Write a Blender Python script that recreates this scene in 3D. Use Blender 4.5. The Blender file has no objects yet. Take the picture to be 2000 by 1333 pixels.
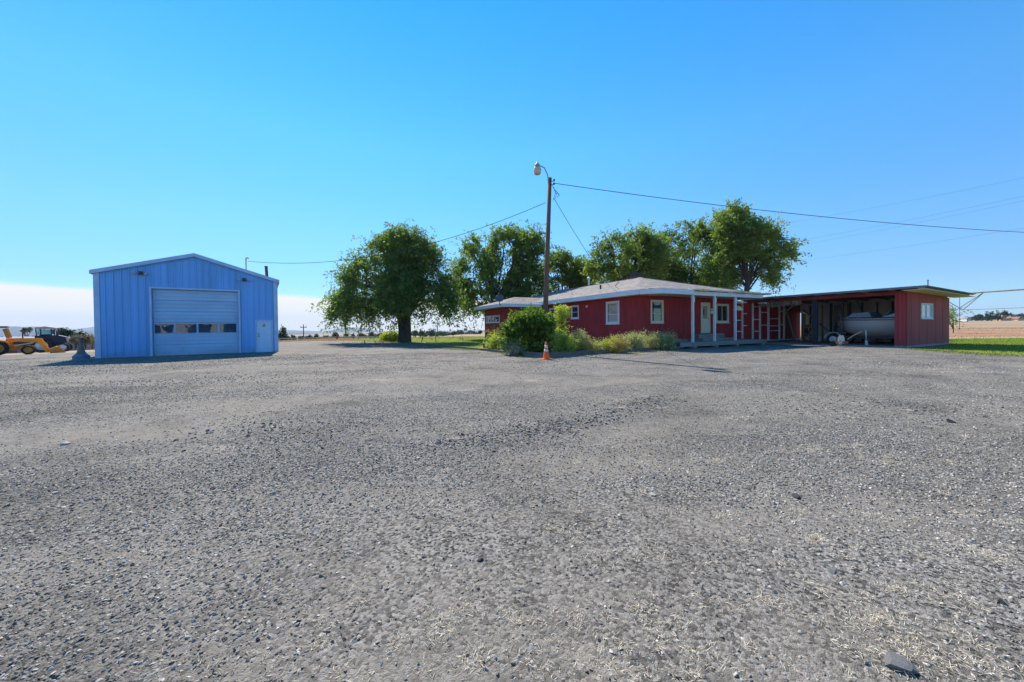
import bpy, math, random
import numpy as np
from mathutils import Vector, Matrix
random.seed(7)
RNG = np.random.default_rng(11)
sc = bpy.context.scene
COL = sc.collection
R = math.radians

# ------------------------------------------------------------------ camera
FPX, CX, CY, EYE = 720.0, 1000.0, 650.0, 1.35
PITCH, ROLL = R(0.8), R(0.6)
_F = Vector((0, math.cos(PITCH), -math.sin(PITCH)))
_U0 = Vector((0, math.sin(PITCH), math.cos(PITCH)))
_R0 = Vector((1, 0, 0))
_Rt = _R0 * math.cos(ROLL) - _U0 * math.sin(ROLL)
_U = _U0 * math.cos(ROLL) + _R0 * math.sin(ROLL)
cam = bpy.data.cameras.new('camera')
cam.sensor_width = 36.0
cam.lens = 36.0 * FPX / 2000.0
cam.shift_y = -(666.5 - CY) / 2000.0
cam.clip_start = 0.05
cam.clip_end = 30000
camo = bpy.data.objects.new('camera', cam)
COL.objects.link(camo)
m3 = Matrix((_Rt, _U, -_F)).transposed()
camo.matrix_world = Matrix.Translation((0, 0, EYE)) @ m3.to_4x4()
sc.camera = camo

# ------------------------------------------------------------------ sky, sun, exposure
SUN_AZ, SUN_EL = R(-27.5), R(44.5)       # azimuth from +Y towards +X
world = bpy.data.worlds.new('World')
sc.world = world
world.use_nodes = True
wt = world.node_tree
for n in list(wt.nodes):
    wt.nodes.remove(n)
def wn(t, **k):
    n = wt.nodes.new(t)
    for a, b in k.items():
        setattr(n, a, b)
    return n
w_out = wn('ShaderNodeOutputWorld')
w_bg = wn('ShaderNodeBackground')
w_bg.inputs['Strength'].default_value = 0.085
sky = wn('ShaderNodeTexSky')
sky.sky_type = 'NISHITA'
sky.sun_disc = False
sky.sun_elevation = SUN_EL
sky.sun_rotation = SUN_AZ
sky.altitude = 800
sky.air_density = 1.0
sky.dust_density = 0.0
sky.ozone_density = 2.0
hsv = wn('ShaderNodeHueSaturation')
hsv.inputs['Saturation'].default_value = 1.15
hsv.inputs['Value'].default_value = 1.0
wt.links.new(sky.outputs[0], hsv.inputs['Color'])
# clear dry air: the blue deepens with elevation
w_gain = wn('ShaderNodeValToRGB')
_e = w_gain.color_ramp.elements
_e[0].position = 0.0; _e[1].position = 0.68
for _p, _c in ((0.10, 0), (0.23, 0), (0.42, 0)):
    _e.new(_p)
for _i, _c in enumerate(((.25, .36, .45), (.26, .37, .46), (.33, .52, .62), (.30, .67, .76), (.12, .67, .86))):
    _e[_i].color = (*_c, 1)
w_mul = wn('ShaderNodeMix', data_type='RGBA', blend_type='MULTIPLY')
w_mul.inputs['Factor'].default_value = 1.0
wt.links.new(hsv.outputs[0], w_mul.inputs[6])
w_dbl = wn('ShaderNodeVectorMath', operation='SCALE')
w_dbl.inputs['Scale'].default_value = 2.0
wt.links.new(w_gain.outputs[0], w_dbl.inputs[0])
wt.links.new(w_dbl.outputs[0], w_mul.inputs[7])
# low bank of pale cloud on the sun's side of the horizon
tc = wn('ShaderNodeTexCoord')
sep = wn('ShaderNodeSeparateXYZ')
wt.links.new(tc.outputs['Generated'], sep.inputs[0])
nz = wn('ShaderNodeTexNoise')
nz.inputs['Scale'].default_value = 6.0
nz.inputs['Detail'].default_value = 6.0
wmap = wn('ShaderNodeMapping')
wmap.inputs['Scale'].default_value = (1, 1, 9)
wt.links.new(tc.outputs['Generated'], wmap.inputs[0])
wt.links.new(wmap.outputs[0], nz.inputs['Vector'])
def wmath(op, a, b=None, c=None):
    n = wn('ShaderNodeMath', operation=op)
    for i, s in enumerate((a, b, c)):
        if s is None:
            continue
        if isinstance(s, (int, float)):
            n.inputs[i].default_value = s
        else:
            wt.links.new(s, n.inputs[i])
    return n.outputs[0]
def wramp(v, a, b):
    n = wn('ShaderNodeMapRange', interpolation_type='SMOOTHSTEP')
    wt.links.new(v, n.inputs['Value'])
    n.inputs['From Min'].default_value = a
    n.inputs['From Max'].default_value = b
    return n.outputs[0]
zz = wmath('ADD', sep.outputs['Z'], wmath('MULTIPLY', wmath('SUBTRACT', nz.outputs['Fac'], 0.5), 0.012))
band = wramp(zz, 0.083, 0.072)
az = wmath('ARCTAN2', sep.outputs['X'], sep.outputs['Y'])
side = wramp(az, R(34), R(4))
fac = wmath('MULTIPLY', wmath('MULTIPLY', band, side), 0.92)
wmix = wn('ShaderNodeMix', data_type='RGBA')
wt.links.new(fac, wmix.inputs['Factor'])
wt.links.new(w_mul.outputs[2], wmix.inputs[6])
wt.links.new(sep.outputs['Z'], w_gain.inputs['Fac'])
wmix.inputs[7].default_value = (7.3, 6.5, 5.3, 1)
wt.links.new(wmix.outputs[2], w_bg.inputs['Color'])
wt.links.new(w_bg.outputs[0], w_out.inputs['Surface'])

sunvec = Vector((math.sin(SUN_AZ) * math.cos(SUN_EL), math.cos(SUN_AZ) * math.cos(SUN_EL), math.sin(SUN_EL)))
sl = bpy.data.lights.new('sun', 'SUN')
sl.energy = 4.5
sl.angle = R(0.53)
sl.color = (1.0, 0.92, 0.80)
so = bpy.data.objects.new('sun', sl)
COL.objects.link(so)
so.rotation_euler = (-sunvec).to_track_quat('-Z', 'Y').to_euler()
sc.view_settings.view_transform = 'Standard'
sc.view_settings.look = 'None'
sc.view_settings.exposure = 0.92
sc.view_settings.gamma = 1.0
sc.view_settings.use_curve_mapping = False
sc.cycles.max_bounces = 8
sc.cycles.transparent_max_bounces = 8
sc.cycles.use_denoising = True
sc.cycles.denoiser = 'OPENIMAGEDENOISE'
sc.cycles.denoising_prefilter = 'ACCURATE'
sc.cycles.sample_clamp_indirect = 8.0

# ------------------------------------------------------------------ pixel helpers
def ray(px, py):
    return _F + _Rt * ((px - CX) / FPX) + _U * ((CY - py) / FPX)
def ground_at(px, py, z=0.0):
    d = ray(px, py)
    t = (z - EYE) / d.z
    return Vector((d.x * t, d.y * t, z))
def at_depth(px, py, depth):
    d = ray(px, py)
    t = depth / d.y
    return Vector((d.x * t, d.y * t, EYE + d.z * t))
class Frame:
    def __init__(s, x, y, ang, z=0.0):
        s.o = Vector((x, y, z)); s.a = ang
        s.r = Vector((math.cos(ang), math.sin(ang), 0)); s.l = Vector((-math.sin(ang), math.cos(ang), 0))
    def loc(s, p):
        q = p - s.o
        return Vector((q.dot(s.r), q.dot(s.l), q.z))
    def world(s, x, y, z=0.0):
        return s.o + s.r * x + s.l * y + Vector((0, 0, z))
    def plane(s, axis, val, px, py):
        d = ray(px, py)
        e = Vector((0, 0, EYE)) - s.o
        dl = Vector((d.dot(s.r), d.dot(s.l), d.z)); el = Vector((e.dot(s.r), e.dot(s.l), e.z))
        t = (val - el[axis]) / dl[axis]
        return el + dl * t

# ------------------------------------------------------------------ materials
MATS = {}
def nodes_of(name):
    m = bpy.data.materials.new(name)
    m.use_nodes = True
    nt = m.node_tree
    return m, nt, nt.nodes['Principled BSDF']
def pm(name, col, rough=0.7, var=0.18, vscale=3.0, bump=0.0, bscale=40.0, spec=0.3, metal=0.0, stretch=(1, 1, 1), col2=None, detail=6.0, orand=0.0, dirt=0.0):
    if name in MATS:
        return MATS[name]
    m, nt, bs = nodes_of(name)
    N = nt.nodes; L = nt.links
    t = N.new('ShaderNodeTexCoord'); mp = N.new('ShaderNodeMapping')
    mp.inputs['Scale'].default_value = stretch
    L.new(t.outputs['Object'], mp.inputs[0])
    no = N.new('ShaderNodeTexNoise')
    no.inputs['Scale'].default_value = vscale; no.inputs['Detail'].default_value = detail; no.inputs['Roughness'].default_value = 0.65
    L.new(mp.outputs[0], no.inputs['Vector'])
    cr = N.new('ShaderNodeValToRGB')
    a = [max(0, c * (1 - var)) for c in col]; b = [min(1, c * (1 + var)) for c in col]
    if col2 is not None:
        b = list(col2)
    cr.color_ramp.elements[0].position = 0.32; cr.color_ramp.elements[1].position = 0.68
    cr.color_ramp.elements[0].color = (*a, 1); cr.color_ramp.elements[1].color = (*b, 1)
    L.new(no.outputs['Fac'], cr.inputs[0])
    outc = cr.outputs[0]
    if orand > 0:     # each sheet or board has aged a little differently
        oi = N.new('ShaderNodeObjectInfo'); mr = N.new('ShaderNodeMapRange')
        mr.inputs['To Min'].default_value = 1 - orand; mr.inputs['To Max'].default_value = 1 + orand
        L.new(oi.outputs['Random'], mr.inputs['Value'])
        vs_ = N.new('ShaderNodeVectorMath'); vs_.operation = 'SCALE'
        L.new(outc, vs_.inputs[0]); L.new(mr.outputs[0], vs_.inputs['Scale']); outc = vs_.outputs[0]
    if dirt > 0:      # dust splashed up from the yard and streaks of grime
        sx = N.new('ShaderNodeSeparateXYZ'); L.new(t.outputs['Object'], sx.inputs[0])
        dn = N.new('ShaderNodeTexNoise'); dn.inputs['Scale'].default_value = 3.5; dn.inputs['Detail'].default_value = 8; dn.inputs['Roughness'].default_value = .7
        L.new(t.outputs['Object'], dn.inputs['Vector'])
        ma = N.new('ShaderNodeMath'); ma.operation = 'MULTIPLY_ADD'; ma.inputs[1].default_value = 1.3; ma.inputs[2].default_value = -.42
        L.new(dn.outputs['Fac'], ma.inputs[0])
        sb = N.new('ShaderNodeMath'); sb.operation = 'SUBTRACT'; L.new(ma.outputs[0], sb.inputs[0]); L.new(sx.outputs['Z'], sb.inputs[1])
        dr = N.new('ShaderNodeMapRange'); dr.inputs['From Min'].default_value = -.25; dr.inputs['From Max'].default_value = .3; dr.inputs['To Max'].default_value = dirt
        L.new(sb.outputs[0], dr.inputs['Value'])
        sm = N.new('ShaderNodeMapping'); sm.inputs['Scale'].default_value = (7, 7, .35); L.new(t.outputs['Object'], sm.inputs[0])
        sn = N.new('ShaderNodeTexNoise'); sn.inputs['Scale'].default_value = 1.0; sn.inputs['Detail'].default_value = 5; L.new(sm.outputs[0], sn.inputs['Vector'])
        sr = N.new('ShaderNodeMapRange'); sr.inputs['From Min'].default_value = .56; sr.inputs['From Max'].default_value = .78; sr.inputs['To Max'].default_value = dirt * .55
        L.new(sn.outputs['Fac'], sr.inputs['Value'])
        mxx = N.new('ShaderNodeMath'); mxx.operation = 'MAXIMUM'; L.new(dr.outputs[0], mxx.inputs[0]); L.new(sr.outputs[0], mxx.inputs[1])
        dm = N.new('ShaderNodeMix'); dm.data_type = 'RGBA'; L.new(mxx.outputs[0], dm.inputs['Factor']); L.new(outc, dm.inputs[6]); dm.inputs[7].default_value = (.26, .235, .20, 1)
        outc = dm.outputs[2]
    L.new(outc, bs.inputs['Base Color'])
    bs.inputs['Roughness'].default_value = rough
    bs.inputs['Metallic'].default_value = metal
    bs.inputs['Specular IOR Level'].default_value = spec
    if bump > 0:
        n2 = N.new('ShaderNodeTexNoise'); n2.inputs['Scale'].default_value = bscale; n2.inputs['Detail'].default_value = 4
        L.new(mp.outputs[0], n2.inputs['Vector'])
        bp = N.new('ShaderNodeBump'); bp.inputs['Strength'].default_value = bump; bp.inputs['Distance'].default_value = 0.03
        L.new(n2.outputs['Fac'], bp.inputs['Height']); L.new(bp.outputs[0], bs.inputs['Normal'])
    MATS[name] = m
    return m
def leafmat(name, dark, light, trans=0.45, tint=(1.2, 1.35, 0.6)):
    if name in MATS:
        return MATS[name]
    m, nt, bs = nodes_of(name)
    N = nt.nodes; L = nt.links
    at = N.new('ShaderNodeAttribute'); at.attribute_name = 'tone'
    mx = N.new('ShaderNodeMix'); mx.data_type = 'RGBA'
    mx.inputs[6].default_value = (*dark, 1); mx.inputs[7].default_value = (*light, 1)
    L.new(at.outputs['Fac'], mx.inputs['Factor'])
    L.new(mx.outputs[2], bs.inputs['Base Color'])
    bs.inputs['Roughness'].default_value = 0.6
    bs.inputs['Specular IOR Level'].default_value = 0.25
    tr = N.new('ShaderNodeBsdfTranslucent')
    tm = N.new('ShaderNodeMix'); tm.data_type = 'RGBA'; tm.blend_type = 'MULTIPLY'; tm.inputs['Factor'].default_value = 1.0
    L.new(mx.outputs[2], tm.inputs[6]); tm.inputs[7].default_value = (*tint, 1)
    L.new(tm.outputs[2], tr.inputs['Color'])
    ms = N.new('ShaderNodeMixShader'); ms.inputs[0].default_value = trans
    L.new(bs.outputs[0], ms.inputs[1]); L.new(tr.outputs[0], ms.inputs[2])
    L.new(ms.outputs[0], N['Material Output'].inputs['Surface'])
    MATS[name] = m
    return m
def glassmat(name, tint=(0.02, 0.025, 0.03), spec=0.9, rough=0.02):
    if name in MATS:
        return MATS[name]
    m, nt, bs = nodes_of(name)
    N = nt.nodes; L = nt.links
    bs.inputs['Base Color'].default_value = (*tint, 1)
    bs.inputs['Roughness'].default_value = rough
    bs.inputs['Specular IOR Level'].default_value = spec
    bs.inputs['IOR'].default_value = 1.6
    no = N.new('ShaderNodeTexNoise'); no.inputs['Scale'].default_value = 1.7
    t = N.new('ShaderNodeTexCoord'); L.new(t.outputs['Object'], no.inputs['Vector'])
    bp = N.new('ShaderNodeBump'); bp.inputs['Strength'].default_value = 0.05; bp.inputs['Distance'].default_value = 0.05
    L.new(no.outputs['Fac'], bp.inputs['Height']); L.new(bp.outputs[0], bs.inputs['Normal'])
    MATS[name] = m
    return m

# ------------------------------------------------------------------ objects
def tag(o, label=None, cat=None, group=None, kind=None):
    if label: o['label'] = label
    if cat: o['category'] = cat
    if group: o['group'] = group
    if kind: o['kind'] = kind
    return o
def thing(name, label, cat, loc=(0, 0, 0), rotz=0.0, group=None):
    o = bpy.data.objects.new(name, None)
    o.empty_display_size = 0.2
    COL.objects.link(o)
    o.location = loc; o.rotation_euler = (0, 0, rotz)
    return tag(o, label, cat, group)
def link(name, me, mat, parent=None):
    o = bpy.data.objects.new(name, me)
    if mat is not None and not me.materials:
        me.materials.append(mat)
    COL.objects.link(o)
    o.parent = parent
    return o
def dup_tree(root, loc, rotz, label=None, scale=None):
    r = root.copy(); COL.objects.link(r); r.location = loc; r.rotation_euler = (0, 0, rotz)
    if label: r['label'] = label
    if scale: r.scale = scale
    for ch in list(root.children):
        c = ch.copy(); COL.objects.link(c); c.parent = r
        for g in list(ch.children):
            d = g.copy(); COL.objects.link(d); d.parent = c
    return r
class MB:
    def __init__(s):
        s.v = []; s.f = []
    def add(s, vs, fs):
        b = len(s.v)
        s.v += [tuple(v) for v in vs]
        s.f += [tuple(b + i for i in f) for f in fs]
        return s
    def box(s, x0, x1, y0, y1, z0, z1):
        return s.add([(x0, y0, z0), (x1, y0, z0), (x1, y1, z0), (x0, y1, z0), (x0, y0, z1), (x1, y0, z1), (x1, y1, z1), (x0, y1, z1)],
                     [(0, 3, 2, 1), (4, 5, 6, 7), (0, 1, 5, 4), (1, 2, 6, 5), (2, 3, 7, 6), (3, 0, 4, 7)])
    def hexa(s, p):   # 8 points, bottom 4 then top 4
        return s.add(p, [(0, 3, 2, 1), (4, 5, 6, 7), (0, 1, 5, 4), (1, 2, 6, 5), (2, 3, 7, 6), (3, 0, 4, 7)])
    def bar(s, a, b, w, h=None, up=(0, 0, 1)):
        a = Vector(a); b = Vector(b); d = (b - a).normalized(); u = Vector(up)
        if abs(d.dot(u)) > 0.98: u = Vector((0, 1, 0))
        x = d.cross(u).normalized(); y = x.cross(d).normalized(); h = h or w
        x = x * w / 2; y = y * h / 2
        return s.hexa([a - x - y, a + x - y, b + x - y, b - x - y, a - x + y, a + x + y, b + x + y, b - x + y])
    def tube(s, pts, rad, n=8, cap=True):
        pts = [Vector(p) for p in pts]
        k = len(pts)
        rr = rad if isinstance(rad, (list, tuple)) else [rad] * k
        vs = []; fs = []
        prev = None
        for i, p in enumerate(pts):
            d = (pts[min(i + 1, k - 1)] - pts[max(i - 1, 0)])
            d = d.normalized() if d.length > 1e-9 else Vector((0, 0, 1))
            if prev is None:
                x = d.cross(Vector((0.13, 0.27, 0.95)))
                if x.length < 0.1: x = d.cross(Vector((1, 0, 0)))
            else:
                x = prev - d * prev.dot(d)
            x.normalize(); prev = x
            y = d.cross(x)
            for j in range(n):
                t = 2 * math.pi * j / n
                vs.append(p + (x * math.cos(t) + y * math.sin(t)) * rr[i])
        for i in range(k - 1):
            for j in range(n):
                j2 = (j + 1) % n
                fs.append((i * n + j, i * n + j2, (i + 1) * n + j2, (i + 1) * n + j))
        if cap:
            fs.append(tuple(range(n - 1, -1, -1))); fs.append(tuple((k - 1) * n + j for j in range(n)))
        return s.add(vs, fs)
    def lathe(s, prof, n=16, c=(0, 0, 0), axis='z'):
        vs = []; fs = []
        for (r, z) in prof:
            for j in range(n):
                t = 2 * math.pi * j / n
                x, y = r * math.cos(t), r * math.sin(t)
                if axis == 'z': q = (x, y, z)
                elif axis == 'y': q = (x, z, y)
                else: q = (z, x, y)
                vs.append((q[0] + c[0], q[1] + c[1], q[2] + c[2]))
        k = len(prof)
        for i in range(k - 1):
            for j in range(n):
                j2 = (j + 1) % n
                fs.append((i * n + j, i * n + j2, (i + 1) * n + j2, (i + 1) * n + j))
        fs.append(tuple(range(n - 1, -1, -1))); fs.append(tuple((k - 1) * n + j for j in range(n)))
        return s.add(vs, fs)
    def ring(s, prof, n=20, c=(0, 0, 0), axis='z'):
        # closed profile swept round an axis, open in the middle
        k = len(prof); vs = []
        for (r, z) in prof:
            for j in range(n):
                t = 2 * math.pi * j / n; x, y = r * math.cos(t), r * math.sin(t)
                q = (x, y, z) if axis == 'z' else ((x, z, y) if axis == 'y' else (z, x, y))
                vs.append((q[0] + c[0], q[1] + c[1], q[2] + c[2]))
        fs = [(i * n + j, i * n + (j + 1) % n, ((i + 1) % k) * n + (j + 1) % n, ((i + 1) % k) * n + j) for i in range(k) for j in range(n)]
        return s.add(vs, fs)
    def prism(s, poly, y0, y1, axis='y'):
        n = len(poly)
        def P(p, t):
            return (p[0], t, p[1]) if axis == 'y' else ((t, p[0], p[1]) if axis == 'x' else (p[0], p[1], t))
        vs = [P(p, y0) for p in poly] + [P(p, y1) for p in poly]
        fs = [tuple(range(n)), tuple(range(2 * n - 1, n - 1, -1))]
        for i in range(n):
            j = (i + 1) % n
            fs.append((i, i + n, j + n, j))
        return s.add(vs, fs)
    def mesh(s, name, smooth=False):
        me = bpy.data.meshes.new(name)
        me.from_pydata(s.v, [], s.f)
        me.update()
        import bmesh
        bm = bmesh.new(); bm.from_mesh(me)
        bmesh.ops.recalc_face_normals(bm, faces=bm.faces)
        bm.to_mesh(me); bm.free()
        if smooth:
            me.polygons.foreach_set('use_smooth', [True] * len(me.polygons))
        return me
    def build(s, name, mat, parent=None, smooth=False):
        return link(name, s.mesh(name, smooth), mat, parent)
class Wall:
    """a vertical wall plane in a thing's own frame: origin o, direction u, outward n (2D)"""
    def __init__(s, o, u, n):
        s.o = Vector(o); s.u = Vector(u); s.n = Vector(n)
    def P(s, a, z, out):
        q = s.o + s.u * a + s.n * out
        return (q.x, q.y, z)
    def box(s, mb, a0, a1, z0, z1, o0, o1):
        mb.hexa([s.P(a0, z0, o0), s.P(a1, z0, o0), s.P(a1, z0, o1), s.P(a0, z0, o1), s.P(a0, z1, o0), s.P(a1, z1, o0), s.P(a1, z1, o1), s.P(a0, z1, o1)])
def siding(W, a0, a1, z0, z1, openings, bw, gap=0.012, thick=0.022, back=0.05):
    """vertical boards with open grooves, split round openings, on a backing sheet"""
    mb = MB()
    edges = [(a0 + k * bw, True) for k in range(1, int((a1 - a0) / bw))]
    edges = [e for e in edges if all(abs(e[0] - o[0]) > 0.02 and abs(e[0] - o[1]) > 0.02 for o in openings)]
    edges += [(o[0], False) for o in openings] + [(o[1], False) for o in openings] + [(a0, False), (a1, False)]
    edges = sorted([e for e in edges if a0 - 1e-6 <= e[0] <= a1 + 1e-6])
    for (e0, g0), (e1, g1) in zip(edges[:-1], edges[1:]):
        if e1 - e0 < 0.004: continue
        mid = (e0 + e1) / 2
        spans = [(z0, z1)]
        for o in openings:
            if o[0] < mid < o[1]:
                ns = []
                for (p, q) in spans:
                    if o[2] > p: ns.append((p, min(q, o[2])))
                    if o[3] < q: ns.append((max(p, o[3]), q))
                spans = [t for t in ns if t[1] - t[0] > 0.01]
        for (p, q) in spans:
            W.box(mb, e0, e1, p, q, -back, 0)
            W.box(mb, e0 + (gap / 2 if g0 else 0), e1 - (gap / 2 if g1 else 0), p, q, 0.0005, thick + random.uniform(-.002, .002))
    return mb
def window(W, parent, a0, a1, z0, z1, fmat, gmat, cols=1, rows=(), fw=0.09, name='window', sill=True, splits=None):
    mb = MB()
    W.box(mb, a0, a0 + fw, z0, z1, -0.04, 0.05); W.box(mb, a1 - fw, a1, z0, z1, -0.04, 0.05)
    W.box(mb, a0 + fw, a1 - fw, z1 - fw, z1, -0.04, 0.048); W.box(mb, a0 + fw, a1 - fw, z0, z0 + fw, -0.04, 0.048)
    if sill:
        W.box(mb, a0 - 0.03, a1 + 0.03, z0 - 0.035, z0 - 0.001, -0.02, 0.075)
    o = mb.build(name, fmat, parent)
    ia0, ia1, iz0, iz1 = a0 + fw, a1 - fw, z0 + fw, z1 - fw
    cs = splits or [ia0 + (ia1 - ia0) * k / cols for k in range(cols + 1)]
    rs = [iz0] + [iz0 + (iz1 - iz0) * r for r in rows] + [iz1]
    for i in range(len(cs) - 1):
        for j in range(len(rs) - 1):
            p = MB(); t = 0.018
            W.box(p, cs[i] + t, cs[i + 1] - t, rs[j] + t, rs[j + 1] - t, -0.022, -0.014)
            p.build('pane', gmat, o)
            s = MB()
            W.box(s, cs[i] + .001, cs[i] + t, rs[j], rs[j + 1], -0.038, 0.02); W.box(s, cs[i + 1] - t, cs[i + 1] - .001, rs[j], rs[j + 1], -0.038, 0.02)
            W.box(s, cs[i] + t, cs[i + 1] - t, rs[j] + .001, rs[j] + t, -0.037, 0.019); W.box(s, cs[i] + t, cs[i + 1] - t, rs[j + 1] - t, rs[j + 1] - .001, -0.037, 0.019)
            s.build('sash', fmat, o)
    return o

def np_mesh(name, V, F, mat=None, attrs=None, smooth=False):
    """V (n,3) float array, F (m,4) quad index array"""
    me = bpy.data.meshes.new(name)
    n, m = len(V), len(F); k = F.shape[1]
    me.vertices.add(n); me.vertices.foreach_set('co', np.ascontiguousarray(V, dtype=np.float32).ravel())
    me.loops.add(m * k); me.loops.foreach_set('vertex_index', np.ascontiguousarray(F, dtype=np.int32).ravel())
    me.polygons.add(m); me.polygons.foreach_set('loop_start', np.arange(0, m * k, k, dtype=np.int32))
    if smooth:
        me.polygons.foreach_set('use_smooth', np.ones(m, dtype=bool))
    for an, av in (attrs or {}).items():
        a = me.attributes.new(an, 'FLOAT', 'POINT'); a.data.foreach_set('value', np.ascontiguousarray(av, dtype=np.float32))
    me.update(calc_edges=True); me.validate()
    if mat: me.materials.append(mat)
    return me
def unit(a):
    return a / np.maximum(np.linalg.norm(a, axis=1, keepdims=True), 1e-9)
def leaves(name, P, D, Ln, Wd, tone, mat, parent=None, fold=0.0):
    """many small diamond leaves: base P, direction D"""
    n = len(P)
    D = unit(D)
    S = unit(np.cross(D, RNG.normal(size=(n, 3))))
    Ln = np.broadcast_to(np.asarray(Ln, float).reshape(-1, 1), (n, 1)); Wd = np.broadcast_to(np.asarray(Wd, float).reshape(-1, 1), (n, 1))
    mid = P + D * Ln * 0.45
    V = np.stack([P, mid + S * Wd / 2, P + D * Ln, mid - S * Wd / 2], axis=1).reshape(-1, 3)
    F = np.arange(4 * n).reshape(n, 4)
    me = np_mesh(name, V, F, mat, {'tone': np.repeat(np.clip(tone, 0, 1), 4)})
    return link(name, me, None, parent)
def blob_noise(P, k, seed):
    r = np.random.default_rng(seed)
    g = np.zeros(len(P))
    for i in range(5):
        w = r.normal(size=3) * k; g += np.sin(P @ w + r.uniform(0, 6.28))
    return g / 2.2

def tree(name, label, cat, base, lobes, ntwig, lpt, mat, bark, twig=1.0, droop=0.35, leaf=(0.2, 0.09), trunk_r=0.3, trunk_top=2.5,
         nlimb=40, group=None, gap=-0.55, seed=1, spread=0.13, stems=((0, 0),), parts=('trunk', 'crown'), upness=0.15, nk=0.9, shell=0.2, limb_r=0.5):
    rg = np.random.default_rng(seed)
    root = thing(name, label, cat, tuple(base), 0, group)
    lob = np.array(lobes, float)
    vol = np.prod(lob[:, 3:6], axis=1) ** 0.75; pr = vol / vol.sum()
    cand = int(ntwig * 1.9)
    li = rg.choice(len(lob), cand, p=pr)
    u = unit(rg.normal(size=(cand, 3)))
    rad = (shell + (1 - shell) * rg.random(cand)) ** 0.62
    rad *= 1 + 0.12 * blob_noise(u * 3 + li[:, None], 1.2, seed + 3)
    C = lob[li, :3] + u * lob[li, 3:6] * rad[:, None]
    ok = (blob_noise(C, nk, seed + 5) > gap) & (C[:, 2] > 0.15)
    C = C[ok][:ntwig]; u = u[ok][:ntwig]; li = li[ok][:ntwig]; rad = rad[ok][:ntwig]
    n = len(C)
    ctr = lob[:, :3].mean(axis=0)
    out = unit(u + 0.5 * unit(C - ctr))
    D = unit(out + np.array([0, 0, upness]) + 0.45 * rg.normal(size=(n, 3)))
    tl = twig * (0.45 + 1.3 * rg.random(n) ** 2)
    t = rg.random((n, lpt))
    P = C[:, None, :] + D[:, None, :] * (t * tl[:, None])[:, :, None]
    P[:, :, 2] -= droop * tl[:, None] * t ** 2
    P += rg.normal(size=P.shape) * spread
    LD = D[:, None, :] * 0.7 + rg.normal(size=P.shape) * 0.8
    LD[:, :, 2] -= droop * 0.9
    lt = rg.random(len(lob)) * 0.5
    tone = lt[li][:, None] * 0.6 + 0.35 * rg.random((n, 1)) + 0.3 * rg.random((n, lpt)) + 0.12 * (rad[:, None] - 0.6)
    P = P.reshape(-1, 3); LD = LD.reshape(-1, 3); tone = tone.reshape(-1)
    keep = P[:, 2] > 0.04
    P, LD, tone = P[keep], LD[keep], tone[keep]
    sz = 0.7 + 0.6 * rg.random(len(P))
    leaves(parts[1], P, LD, leaf[0] * sz, leaf[1] * sz, tone, mat, root)
    if parts[0]:
        mb = MB()
        tops = []
        for (sx, sy) in stems:
            k = len(stems)
            top = Vector((sx * 2.2 + (ctr[0] * 0.25), sy * 2.2 + ctr[1] * .25, trunk_top))
            r0 = trunk_r / math.sqrt(k)
            mb.tube([(sx, sy, -0.15), (sx * 1.05, sy * 1.05, 0.12), (sx * 1.2 + .03, sy * 1.2, trunk_top * .35), (sx * 1.6 - .03, sy * 1.6, trunk_top * .7), top],
                    [r0 * 1.45, r0 * 1.12, r0 * 0.95, r0 * .88, r0 * .8], 10, False)
            tops.append((top, r0))
        idx = rg.choice(n, min(nlimb, n), replace=False)
        for q, i in enumerate(idx):
            top, r0 = tops[q % len(tops)]
            e = Vector(C[i]); a = top - Vector((0, 0, rg.random() * trunk_top * .25))
            mid1 = a.lerp(e, 0.35) + Vector((0, 0, 0.35 * (e - a).length * 0.35)); mid2 = a.lerp(e, .7) + Vector((0, 0, .1 * (e - a).length)) + Vector(rg.normal(size=3) * .15)
            r1 = r0 * (limb_r if q < 6 * len(tops) else limb_r * .5)
            mb.tube([a, mid1, mid2, e], [r1, r1 * .6, r1 * .33, .012], 6, False)
        mb.build(parts[0], bark, root, True)
    return root
# ================================================================== terrain
def sstep(a, b, v):
    t = np.clip((v - a) / (b - a), 0, 1)
    return t * t * (3 - 2 * t)
def gz(x, y):
    x = np.asarray(x, float); y = np.asarray(y, float)
    d = np.maximum(y, 1.0); a = x / np.maximum(y, 20.0)
    zr = np.interp(d, [85, 300, 600, 1500, 9000], [0, 2.5, 4.6, 9, 12])
    zm = np.interp(d, [45, 80, 160, 330, 600, 2000, 9000], [0, -0.3, -1.43, -4.4, -9.1, -33, -60])
    zl = np.interp(d, [52, 62, 90, 250, 2000, 9000], [0, -0.35, -3.2, -13, -45, -60])
    wl = 1 - sstep(-0.42, -0.12, a); wr = sstep(0.45, 1.0, a)
    z = zl * wl + zr * wr + zm * np.clip(1 - wl - wr, 0, 1)
    z = z - 0.0337 * np.clip(-24 - x, 0, 60) * (1 - sstep(60, 140, d))
    return z
def g1(x, y):
    return float(gz(x, y))
def lines(fine0, fine1, step, lo, hi, g=1.16):
    v = list(np.arange(fine0, fine1 + 1e-6, step))
    s = step; x = v[-1]
    while x < hi:
        s *= g; x = min(x + s, hi); v.append(x)
    s = step; x = v[0]; pre = []
    while x > lo:
        s *= g; x = max(x - s, lo); pre.append(x)
    return np.array(pre[::-1] + v)
GXL = lines(-24, 30, 0.3, -9000, 9000); GYL = lines(-2, 46, 0.3, -400, 9000)
GX, GY = np.meshgrid(GXL, GYL); GZ = gz(GX, GY)
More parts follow.
